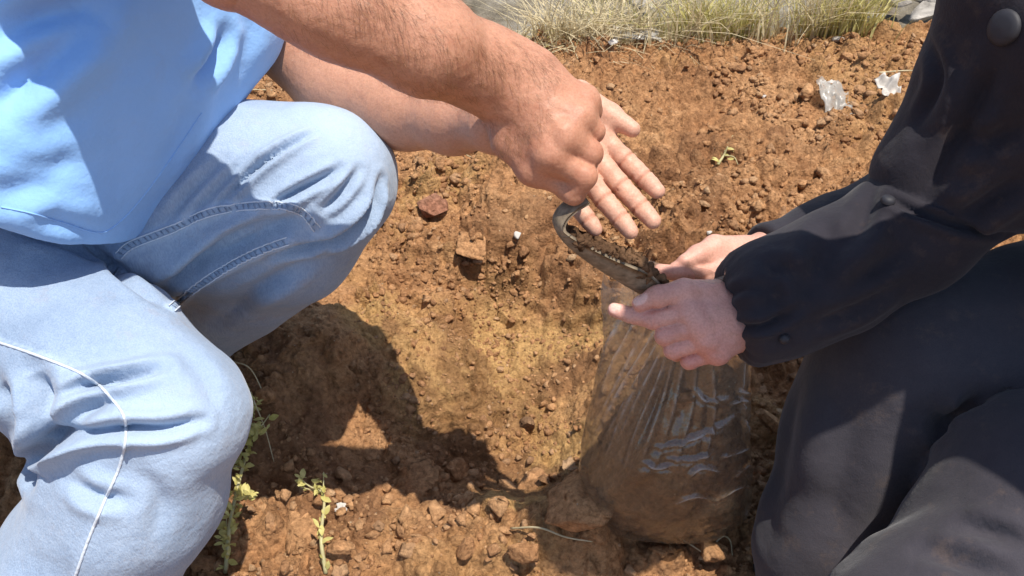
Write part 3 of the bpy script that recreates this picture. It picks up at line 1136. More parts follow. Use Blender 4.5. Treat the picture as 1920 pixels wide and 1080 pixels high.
v, q = surface(sdf_jeans, (-1.05, 0.36, -0.04), (-0.05, 1.22, 0.76), 0.0036)
nn = vnormals(v, q)
v = v + nn * (0.005 * vnoise(v, 0.10, 81) + 0.002 * vnoise(v, 0.04, 82))[:, None]
JSTROKES = [
    # far leg
    ([(590, 246), (494, 304), (402, 392)], 0.0060, 0.0050, 0.8),
    ([(640, 316), (562, 356), (500, 392)], 0.0060, 0.0060, 0.8),
    ([(672, 318), (640, 360), (604, 395)], 0.0050, 0.0060, 0.8),
    ([(714, 336), (690, 390), (620, 446), (510, 474)], 0.0075, 0.0075, 0.9),
    ([(700, 380), (660, 430), (600, 470)], 0.006, 0.007, 0.8),
    ([(560, 404), (480, 440), (400, 482), (300, 545)], 0.011, 0.011, 0.8),
    ([(520, 400), (430, 440), (350, 500)], 0.009, 0.008, 0.8),
    ([(470, 300), (390, 370), (330, 440)], 0.004, 0.008, 0.6),
    ([(420, 300), (360, 360), (310, 420)], 0.004, 0.008, 0.6),
    ([(600, 480), (500, 530), (420, 570)], 0.005, 0.016, 0.4),
    ([(560, 505), (470, 560), (400, 610)], 0.004, 0.012, 0.4),
    # near leg
    ([(120, 742), (170, 722), (239, 710), (310, 690)], 0.0085, 0.0075, 0.9),
    ([(82, 834), (157, 810), (233, 803), (305, 803), (378, 788)], 0.0085, 0.0075, 0.9),
    ([(66, 900), (70, 850), (130, 800), (200, 745)], 0.014, 0.013, 0.7),
    ([(60, 700), (90, 760), (80, 840)], 0.012, 0.016, 0.6),
    ([(0, 720), (30, 770), (40, 850)], 0.008, 0.014, 0.6),
    ([(180, 470), (230, 520), (300, 570)], 0.006, 0.012, 0.5),
    ([(40, 430), (120, 460), (190, 500)], 0.005, 0.012, 0.5),
    ([(260, 880), (300, 940), (290, 1010)], 0.003, 0.014, 0.5),
    ([(130, 900), (180, 930), (240, 935)], 0.005, 0.010, 0.7),
    ([(330, 640), (380, 700), (410, 770)], 0.003, 0.016, 0.5),
]
v = folds(v, q, [(s_[0], s_[1] * 1.75, s_[2] * 0.78, s_[3]) for s_ in JSTROKES])
SEAM_A = [(222, 480), (247, 459), (321, 430), (402, 396), (505, 385), (563, 396), (595, 430)]
SEAM_B = [(322, 578), (367, 540), (436, 496), (494, 468), (540, 452)]
SEAM_C = [(-8, 640), (82, 671), (167, 709), (214, 753), (236, 797), (227, 866), (195, 942), (164, 1017), (140, 1085)]
# puckered seam ridges
tree = bvh(v, q)
nn = vnormals(v, q)
fade = np.zeros(len(v))
for line, amp, w, puck in ((SEAM_A, 0.0034, 0.0068, 0.0006), (SEAM_B, 0.0036, 0.0068, 0.0007), (SEAM_C, 0.0020, 0.0035, 0.0004)):
    c, _ = on_surface(tree, line, 10)
    d, t = line_dist(v, c)
    L = np.linalg.norm(np.diff(c, axis=0), axis=1).sum()
    rid = np.exp(-(d / w) ** 4)
    v = v + nn * (rid * (amp + puck * np.sin(t * L / 0.0085 * 2 * np.pi)))[:, None]
    fade = np.maximum(fade, 0.5 * np.exp(-((d - w) / (w * 0.5)) ** 2))
fade = np.maximum(fade, 0.55 * attr_near(v, [kn + np.array([0.02, -0.06, 0.05]), P(620, 240, 1.06)], 0.09))
jeans = mesh_obj("jeans", v, q, M_DENIM, man, attrs={"fade": fade})
tree = bvh(v, q)


def surf_line(tree, line, lift, n_per=26):
    c, n = on_surface(tree, line, n_per)
    return c + n * lift, n


def seam(line, parent, double=True, half=0.0044, th=0.0008, ladder=True):
    c, n = surf_line(tree, line, 0.0004)
    t = np.gradient(c, axis=0); t /= np.maximum(np.linalg.norm(t, axis=1), 1e-9)[:, None]
    s = np.cross(t, n); s /= np.maximum(np.linalg.norm(s, axis=1), 1e-9)[:, None]
    mb = MB()
    for sg in ((-1, 1) if double else (0,)):
        mb.add(*tube(c + s * half * sg, th, 5))
    o = mb.build("seam", M_THREAD, parent)
    if ladder:
        md = MB()
        L = np.concatenate([[0], np.cumsum(np.linalg.norm(np.diff(c, axis=0), axis=1))])
        for k in np.arange(0.004, L[-1] - 0.004, 0.0072):
            i = int(np.searchsorted(L, k))
            i = min(max(i, 1), len(c) - 2)
            a = c[i] - s[i] * half * 0.62; b = c[i] + s[i] * half * 0.62 + t[i] * 0.0022
            md.add(*tube(np.array([a, (a + b) / 2 + n[i] * 0.0004, b]), [0.0004, 0.0010, 0.0004], 5))
        md.build("stitching", M_SEAMDARK, o)["kind"] = "stuff"
    return o


seam(SEAM_A, jeans)
seam(SEAM_B, jeans)
seam(SEAM_C, jeans, double=False, th=0.0016, ladder=False)


def shoe(parent, heel, toe, h=0.075):
    heel = np.array(heel); toe = np.array(toe)
    d = toe - heel; d /= np.linalg.norm(d)
    def s(p):
        a = chain(p, [heel + [0, 0, 0.045], heel * 0.45 + toe * 0.55 + np.array([0, 0, 0.038]), toe + [0, 0, 0.03]], (0.045, 0.047, 0.036), 0.03)
        a = smin(a, cone(p, heel + np.array([0, 0, 0.05]), heel + np.array([0, 0, 0.10]), 0.045, 0.042), 0.03)
        return smax(a, -halfspace(p, heel + np.array([0, 0, 0.0]), (0, 0, 1)), 0.006)
    lo, hi = box_of([heel, toe], 0.12)
    v, q = surface(s, lo, hi, 0.006)
    o = mesh_obj("shoe", v, q, M_SHOE, parent)
    def sole(p):
        a = chain(p, [heel + [0, 0, 0.005], toe + [0, 0, 0.005]], (0.047, 0.046), 0.03)
        a = smax(a, -halfspace(p, heel + np.array([0, 0, -0.016]), (0, 0, 1)), 0.004)
        return smax(a, halfspace(p, heel + np.array([0, 0, 0.010]), (0, 0, 1)), 0.004)
    v, q = surface(sole, lo, hi, 0.006)
    mesh_obj("sole", v, q, plain("rubber_sole", (0.03, 0.028, 0.026), 0.8), o)
    return o


gz0 = lambda x, y: float(ground_h(np.array([[x, y]]), False)[0])
shoe(man, (-0.64, 0.46, gz0(-0.6, 0.46)), (-0.46, 0.44, gz0(-0.46, 0.44)))
shoe(man, (-0.58, 1.04, gz0(-0.58, 1.04)), (-0.42, 1.06, gz0(-0.42, 1.06)))
# ------------------------------------------------------------------ the person in black
wom = empty("person", (0.80, 0.62, 0.0), "person in a black coat and charcoal trousers kneeling and holding the bag open", "person")

# near hand: back of the hand to us, thumb over the outstretched forefinger
wW = P(1392, 596, 1.0)
wM = [P(1290, 588, 0.966), P(1310, 612, 0.960), P(1324, 638, 0.962), P(1344, 660, 0.970)]
wF = [[wM[0], P(1224, 600, 0.968), P(1186, 591, 0.975), P(1152, 581, 0.982)],
      [wM[1], P(1246, 630, 0.968), P(1256, 640, 0.994), P(1290, 634, 1.004)],
      [wM[2], P(1262, 656, 0.971), P(1270, 662, 0.996), P(1304, 654, 1.006)],
      [wM[3], P(1292, 677, 0.977), P(1298, 678, 0.999), P(1330, 668, 1.008)]]
wF_r = [(0.0110, 0.0098, 0.0088, 0.0074), (0.0108, 0.0099, 0.0090, 0.0080), (0.0104, 0.0095, 0.0086, 0.0076), (0.0096, 0.0087, 0.0078, 0.0070)]
w_th = [P(1340, 556, 0.99), P(1282, 546, 0.970), P(1233, 556, 0.964), P(1200, 570, 0.966)]


def sdf_nearhand(p):
    d = cone(p, P(1480, 560, 1.0), wW, 0.030, 0.0275)
    hand = None
    for i in range(4):
        c = cone(p, wW, wM[i], 0.024, 0.0130)
        hand = c if hand is None else smin(hand, c, 0.018)
    hand = smin(hand, cone(p, wM[0], wM[3], 0.0100, 0.0090), 0.012)
    d = smin(d, hand, 0.02)
    for m, r in zip(wM, (0.0112, 0.0116, 0.0110, 0.0100)):
        d = smin(d, np.linalg.norm(p - (m - 0.002 * c_fwd).astype(F32), axis=1) - r, 0.006)
    d = smin(d, chain(p, w_th, (0.0185, 0.0125, 0.0108, 0.0086), 0.006), 0.008)
    out = d
    for i in range(4):
        out = np.minimum(out, smin(d, chain(p, wF[i], wF_r[i], 0.0035), 0.0022))
    return out


lo, hi = box_of([f[3] for f in wF] + w_th + wM + [P(1480, 560, 1.0)], 0.045)
v, q = surface(sdf_nearhand, lo, hi, 0.0015)
nn = vnormals(v, q)
disp = 0.0004 * fbm(v, 0.009, 3, 25)
tc = -0.022 * c_fwd
disp += tendons(v, nn, [[wW + tc, wM[i] + tc * 0.7] for i in range(4)], 0.0011, 0.005) * (nn @ c_fwd < 0)
for i in (0,):
    for k in (1, 2):
        ax = wF[i][k + 1] - wF[i][k - 1]; ax /= np.linalg.norm(ax)
        rel = v - wF[i][k]
        disp -= 0.0007 * np.exp(-((rel @ ax) / 0.0014) ** 2) * (np.linalg.norm(rel, axis=1) < 0.016)
v = v + nn * disp[:, None]
nn = vnormals(v, q)
nail = nail_attr(v, nn, [(w_th[3], w_th[3] - w_th[2], -c_fwd + 0.9 * c_up - 0.2 * c_right, 0.0062),
                         (wF[0][3], wF[0][3] - wF[0][2], -c_fwd * 0.7 + 0.3 * c_up, 0.0056)])
red = np.clip(0.6 * attr_near(v, wM + [f[1] for f in wF], 0.011) + 0.5 * attr_near(v, [wF[0][3], w_th[3]], 0.009)
              + 0.4 * attr_near(v, [P(1330, 668, 0.965)], 0.03), 0, 0.9)
part_a = (v, q, {"redness": red, "nail": nail})

# far hand holding the other side of the mouth
xW = P(1440, 486, 1.105)
xM = [P(1352, 478, 1.082), P(1348, 500, 1.074), P(1352, 520, 1.070), P(1364, 536, 1.07)]
xF = [[xM[0], P(1322, 488, 1.070), P(1290, 497, 1.062), P(1266, 503, 1.056)],
      [xM[1], P(1306, 512, 1.062), P(1270, 512, 1.054), P(1238, 508, 1.048)],
      [xM[2], P(1310, 528, 1.066), P(1290, 534, 1.082), P(1312, 530, 1.094)],
      [xM[3], P(1330, 546, 1.066), P(1318, 548, 1.082), P(1336, 540, 1.094)]]
x_th = [P(1390, 470, 1.09), P(1340, 462, 1.075), P(1308, 478, 1.062), P(1284, 490, 1.054)]


def sdf_farhand(p):
    d = cone(p, P(1560, 470, 1.13), xW, 0.030, 0.0275)
    hand = None
    for i in range(4):
        c = cone(p, xW, xM[i], 0.022, 0.0125)
        hand = c if hand is None else smin(hand, c, 0.018)
    d = smin(d, hand, 0.02)
    d = smin(d, chain(p, x_th, (0.0175, 0.0128, 0.0108, 0.0084), 0.006), 0.012)
    out = d
    for i in range(4):
        out = np.minimum(out, smin(d, chain(p, xF[i], wF_r[i], 0.0035), 0.0055))
    return out


lo, hi = box_of([f[3] for f in xF] + x_th + [P(1560, 470, 1.13)], 0.045)
v, q = surface(sdf_farhand, lo, hi, 0.0018)
red = np.clip(0.6 * attr_near(v, [f[1] for f in xF] + [x_th[2]], 0.012) + 0.5 * attr_near(v, [xF[0][3], xF[1][3]], 0.009), 0, 0.9)
part_b = (v, q, {"redness": red, "pale": 0.35 * np.ones(len(v))})

# trunk and head, outside the frame to the right
w_chest = np.array([0.74, 0.64, 0.82]); w_pel = np.array([0.98, 0.62, 0.36]); w_head = np.array([0.35, 0.615, 1.10])
w_shn = np.array([0.67, 0.49, 0.92]); w_shf = np.array([0.66, 0.82, 0.90])
w_eln = P(1870, 320, 0.985); w_elf = P(1790, 330, 1.17)


def sdf_wtrunk(p):
    d = chain(p, [w_pel, (w_pel + w_chest) / 2, w_chest], (0.12, 0.11, 0.12), 0.05)
    d = smin(d, cone(p, w_shn, w_shf, 0.05, 0.05), 0.05)
    d = smin(d, cone(p, w_chest + np.array([-0.05, 0.02, 0.12]), w_head + np.array([0.03, 0, -0.04]), 0.048, 0.045), 0.03)
    for s, e, w in ((w_shn, w_eln, P(1480, 560, 1.0)), (w_shf, w_elf, P(1560, 470, 1.13))):
        d = smin(d, chain(p, [s, e, w], (0.046, 0.040, 0.029), 0.02), 0.03)
    face = np.array([-0.7, 0, -0.7]); up = np.array([-0.7, 0, 0.7])
    hd = cone(p, w_head + np.array([0, 0, 0.03]), w_head + np.array([-0.035, 0, -0.055]), 0.084, 0.058)
    fo = w_head + face * 0.075
    hd = smin(hd, cone(p, fo + up * 0.02, fo - up * 0.02 + face * 0.024, 0.009, 0.014), 0.012)
    hd = smin(hd, cone(p, fo - up * 0.05 + np.array([0, -0.018, 0]), fo - up * 0.05 + np.array([0, 0.018, 0]), 0.012, 0.012), 0.015)
    for s in (-1, 1):
        eye = fo + up * 0.026 + np.array([0, 0.03 * s, 0]) + face * 0.01
        hd = smax(hd, -(np.linalg.norm(p - eye.astype(F32), axis=1) - 0.013), 0.012)
    return smin(d, hd, 0.02)


v, q = surface(sdf_wtrunk, (0.21, 0.38, 0.2), (1.15, 1.05, 1.26), 0.009)
V, Q, A = join([part_a, part_b, (v, q, {})])
mesh_obj("body", V, Q, M_SKIN_B, wom, attrs=A)


def sdf_scarf(p):
    d = cone(p, w_head + np.array([0.015, 0, 0.045]), w_head + np.array([0.02, 0, -0.06]), 0.094, 0.080)
    d = smin(d, cone(p, w_head + np.array([0.04, 0, -0.08]), w_chest + np.array([-0.06, 0.02, 0.13]), 0.048, 0.060), 0.02)
    d = smax(d, halfspace(p, w_head + np.array([-0.05, 0, -0.03]), (-0.8, 0, -0.5)), 0.01)
    return d + 0.004 * vnoise(p, 0.05, 3)
v, q = surface(sdf_scarf, w_head - 0.30, w_head + 0.26, 0.008)
mesh_obj("headscarf", v, q, M_SCARF, wom)

# ---- coat
cuff_p = P(1364, 584, 0.998)
cuff_n = cuff_p - P(1440, 562, 1.0)


def sdf_coat(p):
    fore = chain(p, [w_eln, P(1700, 436, 1.0), P(1560, 512, 1.0), P(1450, 562, 1.0), P(1396, 584, 1.0), P(1352, 594, 1.0)],
                 (0.058, 0.062, 0.061, 0.060, 0.0525, 0.032), 0.03)
    fore = smax(fore, halfspace(p, cuff_p, cuff_n), 0.012)
    upper = chain(p, [w_eln, P(1896, 240, 0.95), P(1938, 60, 0.90), w_shn], (0.060, 0.076, 0.080, 0.085), 0.03)
    ff = chain(p, [w_elf, P(1560, 470, 1.13), P(1445, 486, 1.105)], (0.062, 0.056, 0.045), 0.03)
    ff = smax(ff, halfspace(p, P(1432, 488, 1.10), P(1432, 488, 1.10) - P(1560, 470, 1.13)), 0.006)
    fu = cone(p, w_elf, w_shf, 0.066, 0.07)
    body = chain(p, [w_pel, (w_pel + w_chest) / 2, w_chest], (0.155, 0.14, 0.15), 0.06)
    body = smin(body, cone(p, w_shn, w_shf, 0.07, 0.07), 0.06)
    d = smin(fore, upper, 0.03)
    # the broad turned panel of the upper sleeve, a step proud of the forearm sleeve
    pan = smin(chain(p, [P(1816, 310, 0.985), P(1880, 180, 0.945), P(1932, 0, 0.89)], (0.074, 0.080, 0.083), 0.03),
               cone(p, P(1755, 335, 0.985), P(1890, 318, 0.965), 0.064, 0.066), 0.04)
    hem = halfspace(p, P(1770, 415, 0.94), np.array(P(1770, 500, 0.94) - P(1770, 415, 0.94)) + 0.10 * (P(1680, 415, 0.94) - P(1770, 415, 0.94)))
    pan = smax(pan, hem, 0.004)
    d = np.minimum(d, pan)
    d = np.minimum(d, smin(ff, fu, 0.03))
    return smin(d, body, 0.04)


v, q = surface(sdf_coat, (0.20, 0.36, 0.14), (1.18, 1.10, 1.05), 0.0043)
nn = vnormals(v, q)
v = v + nn * (0.004 * vnoise(v, 0.09, 171) + 0.001 * vnoise(v, 0.035, 172))[:, None]
# gathers running back from the elastic cuff
axc = P(1560, 520, 1.0) - P(1396, 586, 1.0); axc /= np.linalg.norm(axc)
rel = v - P(1364, 590, 1.0)
along = rel @ axc
e1 = np.cross(axc, c_fwd); e1 /= np.linalg.norm(e1); e2 = np.cross(axc, e1)
ang = np.arctan2(rel @ e2, rel @ e1)
nearcuff = np.exp(-np.clip(along, 0, None) / 0.035) * (np.linalg.norm(rel - along[:, None] * axc, axis=1) < 0.08) * (along < 0.14) * (along > -0.03)
v = v + nn * (0.0005 * nearcuff * np.sin(ang * 21 + 2 * np.sin(ang * 3) + 9 * along))[:, None]
v = folds(v, q, [(s_[0], s_[1] * 1.3, s_[2] * 0.72, s_[3]) for s_ in [
    ([(1350, 570), (1385, 545), (1440, 540)], 0.003, 0.006, 0.8),
    ([(1375, 612), (1420, 612), (1450, 605), (1500, 575)], 0.006, 0.006, 0.8),
    ([(1470, 470), (1450, 540), (1460, 620)], 0.005, 0.014, 0.7),
    ([(1560, 400), (1545, 470), (1500, 560)], 0.006, 0.016, 0.7),
    ([(1600, 380), (1590, 440), (1540, 530)], 0.005, 0.014, 0.7),
    ([(1640, 350), (1620, 420), (1600, 455)], 0.006, 0.012, 0.8),
    ([(1700, 460), (1650, 500), (1560, 560)], 0.005, 0.014, 0.7),
    ([(1870, 120), (1800, 260), (1720, 390)], 0.009, 0.012, 0.8),
    ([(1780, 230), (1740, 300), (1700, 360)], 0.004, 0.016, 0.6),
    ([(1920, 235), (1850, 260), (1800, 265)], 0.006, 0.014, 0.7),
    ([(1920, 330), (1860, 370), (1800, 410)], 0.010, 0.014, 0.9),
    ([(1900, 300), (1850, 330), (1780, 340)], 0.004, 0.014, 0.7),
    ([(1660, 372), (1720, 400), (1800, 425), (1890, 440)], 0.006, 0.006, 0.9),
    ([(1735, 60), (1760, 150), (1720, 240)], 0.005, 0.010, 0.8),
    ([(1520, 610), (1600, 580), (1690, 530)], 0.006, 0.012, 0.8),
    ([(1420, 490), (1480, 510), (1500, 545)], 0.004, 0.010, 0.8),
]])
coat = mesh_obj("coat", v, q, M_COAT, wom)
ctree = bvh(v, q)


def button(px, py, rad):
    h = ctree.ray_cast(Vector(CAM), Vector(ray_dir(px, py)))
    if h[0] is None:
        return
    c, n = np.array(h[0]), np.array(h[1])
    u = np.cross(n, [0, 0, 1.0]); u /= np.linalg.norm(u); w = np.cross(n, u)
    prof = [(0, 0.0062), (0.55, 0.0060), (0.85, 0.0045), (1.0, 0.002), (0.95, -0.001)]
    V, F = [], []
    seg = 22
    for r, z in prof:
        for k in range(seg):
            a = 2 * math.pi * k / seg
            V.append(c + n * z + rad * r * (math.cos(a) * u + math.sin(a) * w))
    for i in range(len(prof) - 1):
        for k in range(seg):
            k2 = (k + 1) % seg
            F.append((i * seg + k, (i + 1) * seg + k, (i + 1) * seg + k2, i * seg + k2))
    mesh_obj("button", np.array(V), F, M_BUTTON, coat)


button(1884, 52, 0.0165)
button(1664, 378, 0.0075)  # the coat's small tab loop, modelled as a button
button(1470, 634, 0.0055)

# ---- trousers
wkf = P(1700, 640, 1.085)
w_hf = np.array([0.98, 0.74, 0.36]); w_hn = np.array([1.0, 0.50, 0.34])
wkn = P(1730, 1190, 0.93)


def sdf_trous(p):
    d = cone(p, w_hn, w_hf, 0.13, 0.13)
    ft = chain(p, [w_hf, P(2000, 630, 1.075), wkf], (0.130, 0.105, 0.088), 0.05)
    fs = chain(p, [wkf, P(1618, 800, 1.12), P(1556, 1010, 1.17), P(1520, 1220, 1.22)], (0.080, 0.084, 0.082, 0.075), 0.04)
    far = smin(ft, fs, 0.06)
    nt = chain(p, [w_hn, P(1990, 960, 0.97), wkn], (0.130, 0.115, 0.100), 0.05)
    ns = chain(p, [wkn, np.array([0.66, 0.46, 0.07]), np.array([0.98, 0.52, 0.07])], (0.088, 0.075, 0.06), 0.04)
    d = smin(d, far, 0.05)
    return smin(d, smin(nt, ns, 0.03), 0.015)


v, q = surface(sdf_trous, (0.24, 0.30, -0.05), (1.18, 0.96, 0.58), 0.0052)
nn = vnormals(v, q)
v = v + nn * (0.006 * vnoise(v, 0.10, 181) + 0.002 * vnoise(v, 0.04, 182))[:, None]
v = folds(v, q, [
    ([(1745, 770), (1780, 800), (1810, 775), (1835, 740)], 0.013, 0.013, 0.7),
    ([(1800, 990), (1860, 1000), (1925, 1015)], 0.008, 0.008, 0.8),
    ([(1730, 1035), (1800, 1055), (1880, 1080)], 0.009, 0.009, 0.8),
    ([(1600, 760), (1580, 880), (1555, 1010)], 0.006, 0.018, 0.7),
    ([(1620, 1010), (1700, 960), (1780, 920)], 0.004, 0.016, 0.6),
    ([(1500, 700), (1470, 850), (1440, 1000)], 0.005, 0.018, 0.6),
])
trous = mesh_obj("trousers", v, q, M_TROUSER, wom)
shoe(wom, (0.47, 0.62, gz0(0.47, 0.62)), (0.37, 0.615, gz0(0.37, 0.615)))
shoe(wom, (1.02, 0.50, gz0(1.0, 0.5)), (1.12, 0.52, gz0(1.1, 0.5)))

# ------------------------------------------------------------------ trowel
trowel = empty("trowel", tuple(P(1100, 430, 0.93)), "worn steel hand trowel with a bent neck, tipping soil into the bag", "trowel")
# one forged piece: a narrow neck that leaves the fist, doubles back and opens into a dished scoop
cl = catmull(np.array(pts((1098, 372, 0.905), (1074, 384, 0.904), (1053, 402, 0.906), (1046, 424, 0.912), (1062, 452, 0.926), (1106, 488, 0.950), (1160, 522, 0.978), (1218, 556, 1.006))), 9)
NC = len(cl)
tg = np.gradient(cl, axis=0); tg /= np.linalg.norm(tg, axis=1)[:, None]
openv = 0.52 * c_right + 0.78 * c_up - 0.26 * c_fwd
iN = int(np.argmax(cl[:, 2] < P(1050, 434, 0.918)[2]))
hwv = np.interp(np.arange(NC), [0, iN - 6, iN, iN + 10, iN + 26, NC - 6, NC - 1], [0.0100, 0.0115, 0.014, 0.021, 0.027, 0.026, 0.019])
depv = np.interp(np.arange(NC), [0, iN - 4, iN + 10, iN + 24, NC - 1], [0.0008, 0.002, 0.010, 0.017, 0.012])
# section frames: the scoop opens towards openv; the neck carries that frame back round the bend
bs_l = np.zeros((NC, 3))
for i in range(NC - 1, -1, -1):
    if i >= iN:
        sv_ = np.cross(tg[i], openv)
    else:
        sv_ = bs_l[i + 1] - tg[i] * (bs_l[i + 1] @ tg[i])
    bs_l[i] = sv_ / np.linalg.norm(sv_)
bn_l = np.cross(bs_l, tg)
NV = 15


def scoop_pt(i, w, off=0.0):
    """Cross-section i of the forged piece, w from rim to rim (-1..1)."""
    ang = w * 1.15
    return cl[i] + bs_l[i] * hwv[i] * math.sin(ang) / math.sin(1.15) + bn_l[i] * (depv[i] * 2.0 * (1 - math.cos(ang)) / (1 - math.cos(1.15)) * 0.5 * 1.6 + off)


def strip(i0, i1, name):
    V, F = [], []
    n_ = i1 - i0
    for off in (0.0, -0.0030):
        for i in range(i0, i1):
            for j in range(NV):
                V.append(scoop_pt(i, -1 + 2 * j / (NV - 1), off))
    M_ = n_ * NV
    for i in range(n_ - 1):
        for j in range(NV - 1):
            a = i * NV + j
            F.append((a, a + NV, a + NV + 1, a + 1))
            F.append((M_ + a, M_ + a + 1, M_ + a + NV + 1, M_ + a + NV))
    rim = [i * NV for i in range(n_)] + [(n_ - 1) * NV + j for j in range(1, NV)] + [i * NV + NV - 1 for i in range(n_ - 2, -1, -1)] + [j for j in range(NV - 2, 0, -1)]
    for a, b in zip(rim, rim[1:] + rim[:1]):
        F.append((a, b, b + M_, a + M_))
    return mesh_obj(name, np.array(V), F, M_STEEL, trowel)


strip(0, iN + 1, "neck")
strip(iN, NC, "blade")
# wooden handle inside the grip
hc = catmull(np.array(pts((1092, 350, 0.905), (1084, 300, 0.905), (1074, 240, 0.912), (1064, 185, 0.925))), 6)
hr = np.interp(np.linspace(0, 1, len(hc)), [0, 0.1, 0.5, 0.9, 1.0], [0.009, 0.0115, 0.013, 0.0125, 0.008])
mesh_obj("handle", *[np.array(x) if i == 0 else x for i, x in enumerate(tube(hc, hr, 14))], M_WOOD, trowel)

# soil heaped in the scoop
rs = np.random.default_rng(5)
V, F = [], []; off = 0
i_s = np.arange(iN + 3, NC - 1); ws = np.linspace(-0.98, 0.98, 21)
hv = []
for i in i_s:
    top = depv[i] * 1.75 * min(1.0, (i - iN + 2) / 14)
    for w in ws:
        base = scoop_pt(i, w)
        flr = (base - cl[i]) @ bn_l[i]
        hv.append(base + bn_l[i] * (max(0.0, top * (1 - 0.25 * w * w) - flr) + 0.0012))
hv = np.array(hv)
hv = hv + np.repeat(bn_l[i_s], len(ws), 0) * (0.003 * fbm(hv, 0.012, 3, 601))[:, None]
gi_ = np.arange(len(hv)).reshape(len(i_s), len(ws))
hf = np.stack([gi_[:-1, :-1].ravel(), gi_[1:, :-1].ravel(), gi_[1:, 1:].ravel(), gi_[:-1, 1:].ravel()], 1)
hf = np.concatenate([hf[:, [0, 1, 2]], hf[:, [0, 2, 3]]])
V.append(hv); F.append(hf); off = len(hv)
shp = [clod_shape(2, 900 + k, 0.5) for k in range(8)]
for k_ in range(420):
    i = int(rs.uniform(iN + 4, NC - 1)); w = rs.uniform(-0.3, 0.95)
    top = depv[i] * 1.9 * min(1.0, (i - iN + 2) / 14)
    base = scoop_pt(i, w)
    flr = (base - cl[i]) @ bn_l[i]
    c = base + bn_l[i] * (max(0.0, top - flr) * rs.random() ** 0.5 + 0.001)
    sz = rs.uniform(0.0030, 0.0065) * (1.4 if rs.random() < 0.08 else 1)
    v_, f_ = shp[k_ % 8]
    V.append((v_ @ rotm(rs).T) * sz + c); F.append(f_ + off); off += len(v_)
o = mesh_obj("trowel_soil", np.concatenate(V), np.concatenate(F), M_SPOON, smooth=False)
tag(o, "damp crumbly soil heaped in the trowel's scoop", "soil", kind="stuff")

# ------------------------------------------------------------------ plastic bag
bag = empty("plastic_bag", (0.20, 0.71, 0.0), "clear plastic bag standing beside the pit, half full of brown soil", "bag")
M_FILM, nt, b = new_mat("clear_film")
nt.nodes.remove(b)
out = nt.nodes["Material Output"]
tr = N(nt, "ShaderNodeBsdfTransparent"); tr.inputs[0].default_value = (0.95, 0.945, 0.93, 1)
gl = N(nt, "ShaderNodeBsdfGlossy", i_Roughness=0.07); gl.inputs[0].default_value = (1, 1, 1, 1)
df = N(nt, "ShaderNodeBsdfTranslucent"); df.inputs[0].default_value = (0.8, 0.78, 0.74, 1)
df2 = N(nt, "ShaderNodeBsdfDiffuse"); df2.inputs[0].default_value = (0.8, 0.78, 0.74, 1)
lw = N(nt, "ShaderNodeLayerWeight", i_Blend=0.28)
co = pos(nt)
mp = N(nt, "ShaderNodeMapping")
mp.inputs["Rotation"].default_value = (0, math.radians(28), 0)
mp.inputs["Scale"].default_value = (1.0, 1.0, 0.07)
nt.links.new(co, mp.inputs["Vector"])
h1 = noise_fac(nt, mp.outputs[0], 85, 4, 0.6)
bp = N(nt, "ShaderNodeBump", i_Distance=0.0025, i_Strength=0.8)
nt.links.new(h1, bp.inputs["Height"])
for x in (gl, df, lw, df2):
    nt.links.new(bp.outputs[0], x.inputs["Normal"])
mf = N(nt, "ShaderNodeMath", operation='MULTIPLY_ADD', i_1=0.5, i_2=0.04)
nt.links.new(lw.outputs["Fresnel"], mf.inputs[0])
m1 = nt.nodes.new("ShaderNodeMixShader"); m1.inputs[0].default_value = 0.05
# milky creases, painted whiter to stand in for glints on the film
cat_ = N(nt, "ShaderNodeAttribute", attribute_name="crease_glint")
crease_glint = ramp(nt, cat_.outputs["Fac"], [(0.0, (0.15,) * 3), (1.0, (0.70,) * 3)])
nt.links.new(crease_glint, m1.inputs[0])
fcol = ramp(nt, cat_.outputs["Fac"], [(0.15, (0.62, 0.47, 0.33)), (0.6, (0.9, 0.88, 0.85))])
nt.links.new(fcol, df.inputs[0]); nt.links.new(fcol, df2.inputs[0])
md = nt.nodes.new("ShaderNodeMixShader"); md.inputs[0].default_value = 0.5
nt.links.new(df.outputs[0], md.inputs[1]); nt.links.new(df2.outputs[0], md.inputs[2])
nt.links.new(tr.outputs[0], m1.inputs[1]); nt.links.new(md.outputs[0], m1.inputs[2])
m2 = nt.nodes.new("ShaderNodeMixShader")
nt.links.new(mf.outputs[0], m2.inputs[0]); nt.links.new(m1.outputs[0], m2.inputs[1]); nt.links.new(gl.outputs[0], m2.inputs[2])
nt.links.new(m2.outputs[0], out.inputs[0])

# horizontal sections from the bottom to the mouth: centre, half width, half depth, tilt of the section
SEC = [  # t, cx, cy, z, hw, hd
    (0.00, 0.225, 0.720, 0.000, 0.060, 0.036),
    (0.05, 0.222, 0.716, 0.012, 0.098, 0.056),
    (0.18, 0.212, 0.702, 0.060, 0.116, 0.070),
    (0.36, 0.200, 0.696, 0.140, 0.114, 0.076),
    (0.56, 0.190, 0.692, 0.235, 0.100, 0.068),
    (0.76, 0.186, 0.702, 0.335, 0.088, 0.040),
    (0.90, 0.184, 0.712, 0.415, 0.080, 0.026),
    (1.00, 0.180, 0.728, 0.470, 0.076, 0.026),
]
SA = np.array(SEC)


def bag_pt(t, a, inset=0.0):
    g = [np.interp(t, SA[:, 0], SA[:, k]) for k in range(1, 6)]
    ca, sa = np.cos(a), np.sin(a)
    ca_ = np.sign(ca) * np.abs(ca) ** 0.8
    x = g[0] + (g[3] - inset) * ca_
    y = g[1] + (g[4] - inset) * sa
    z = g[2] + 0.02 * ca_ * (1 - t) * 0.0
    return np.stack([x, y, z + 0 * x], -1)


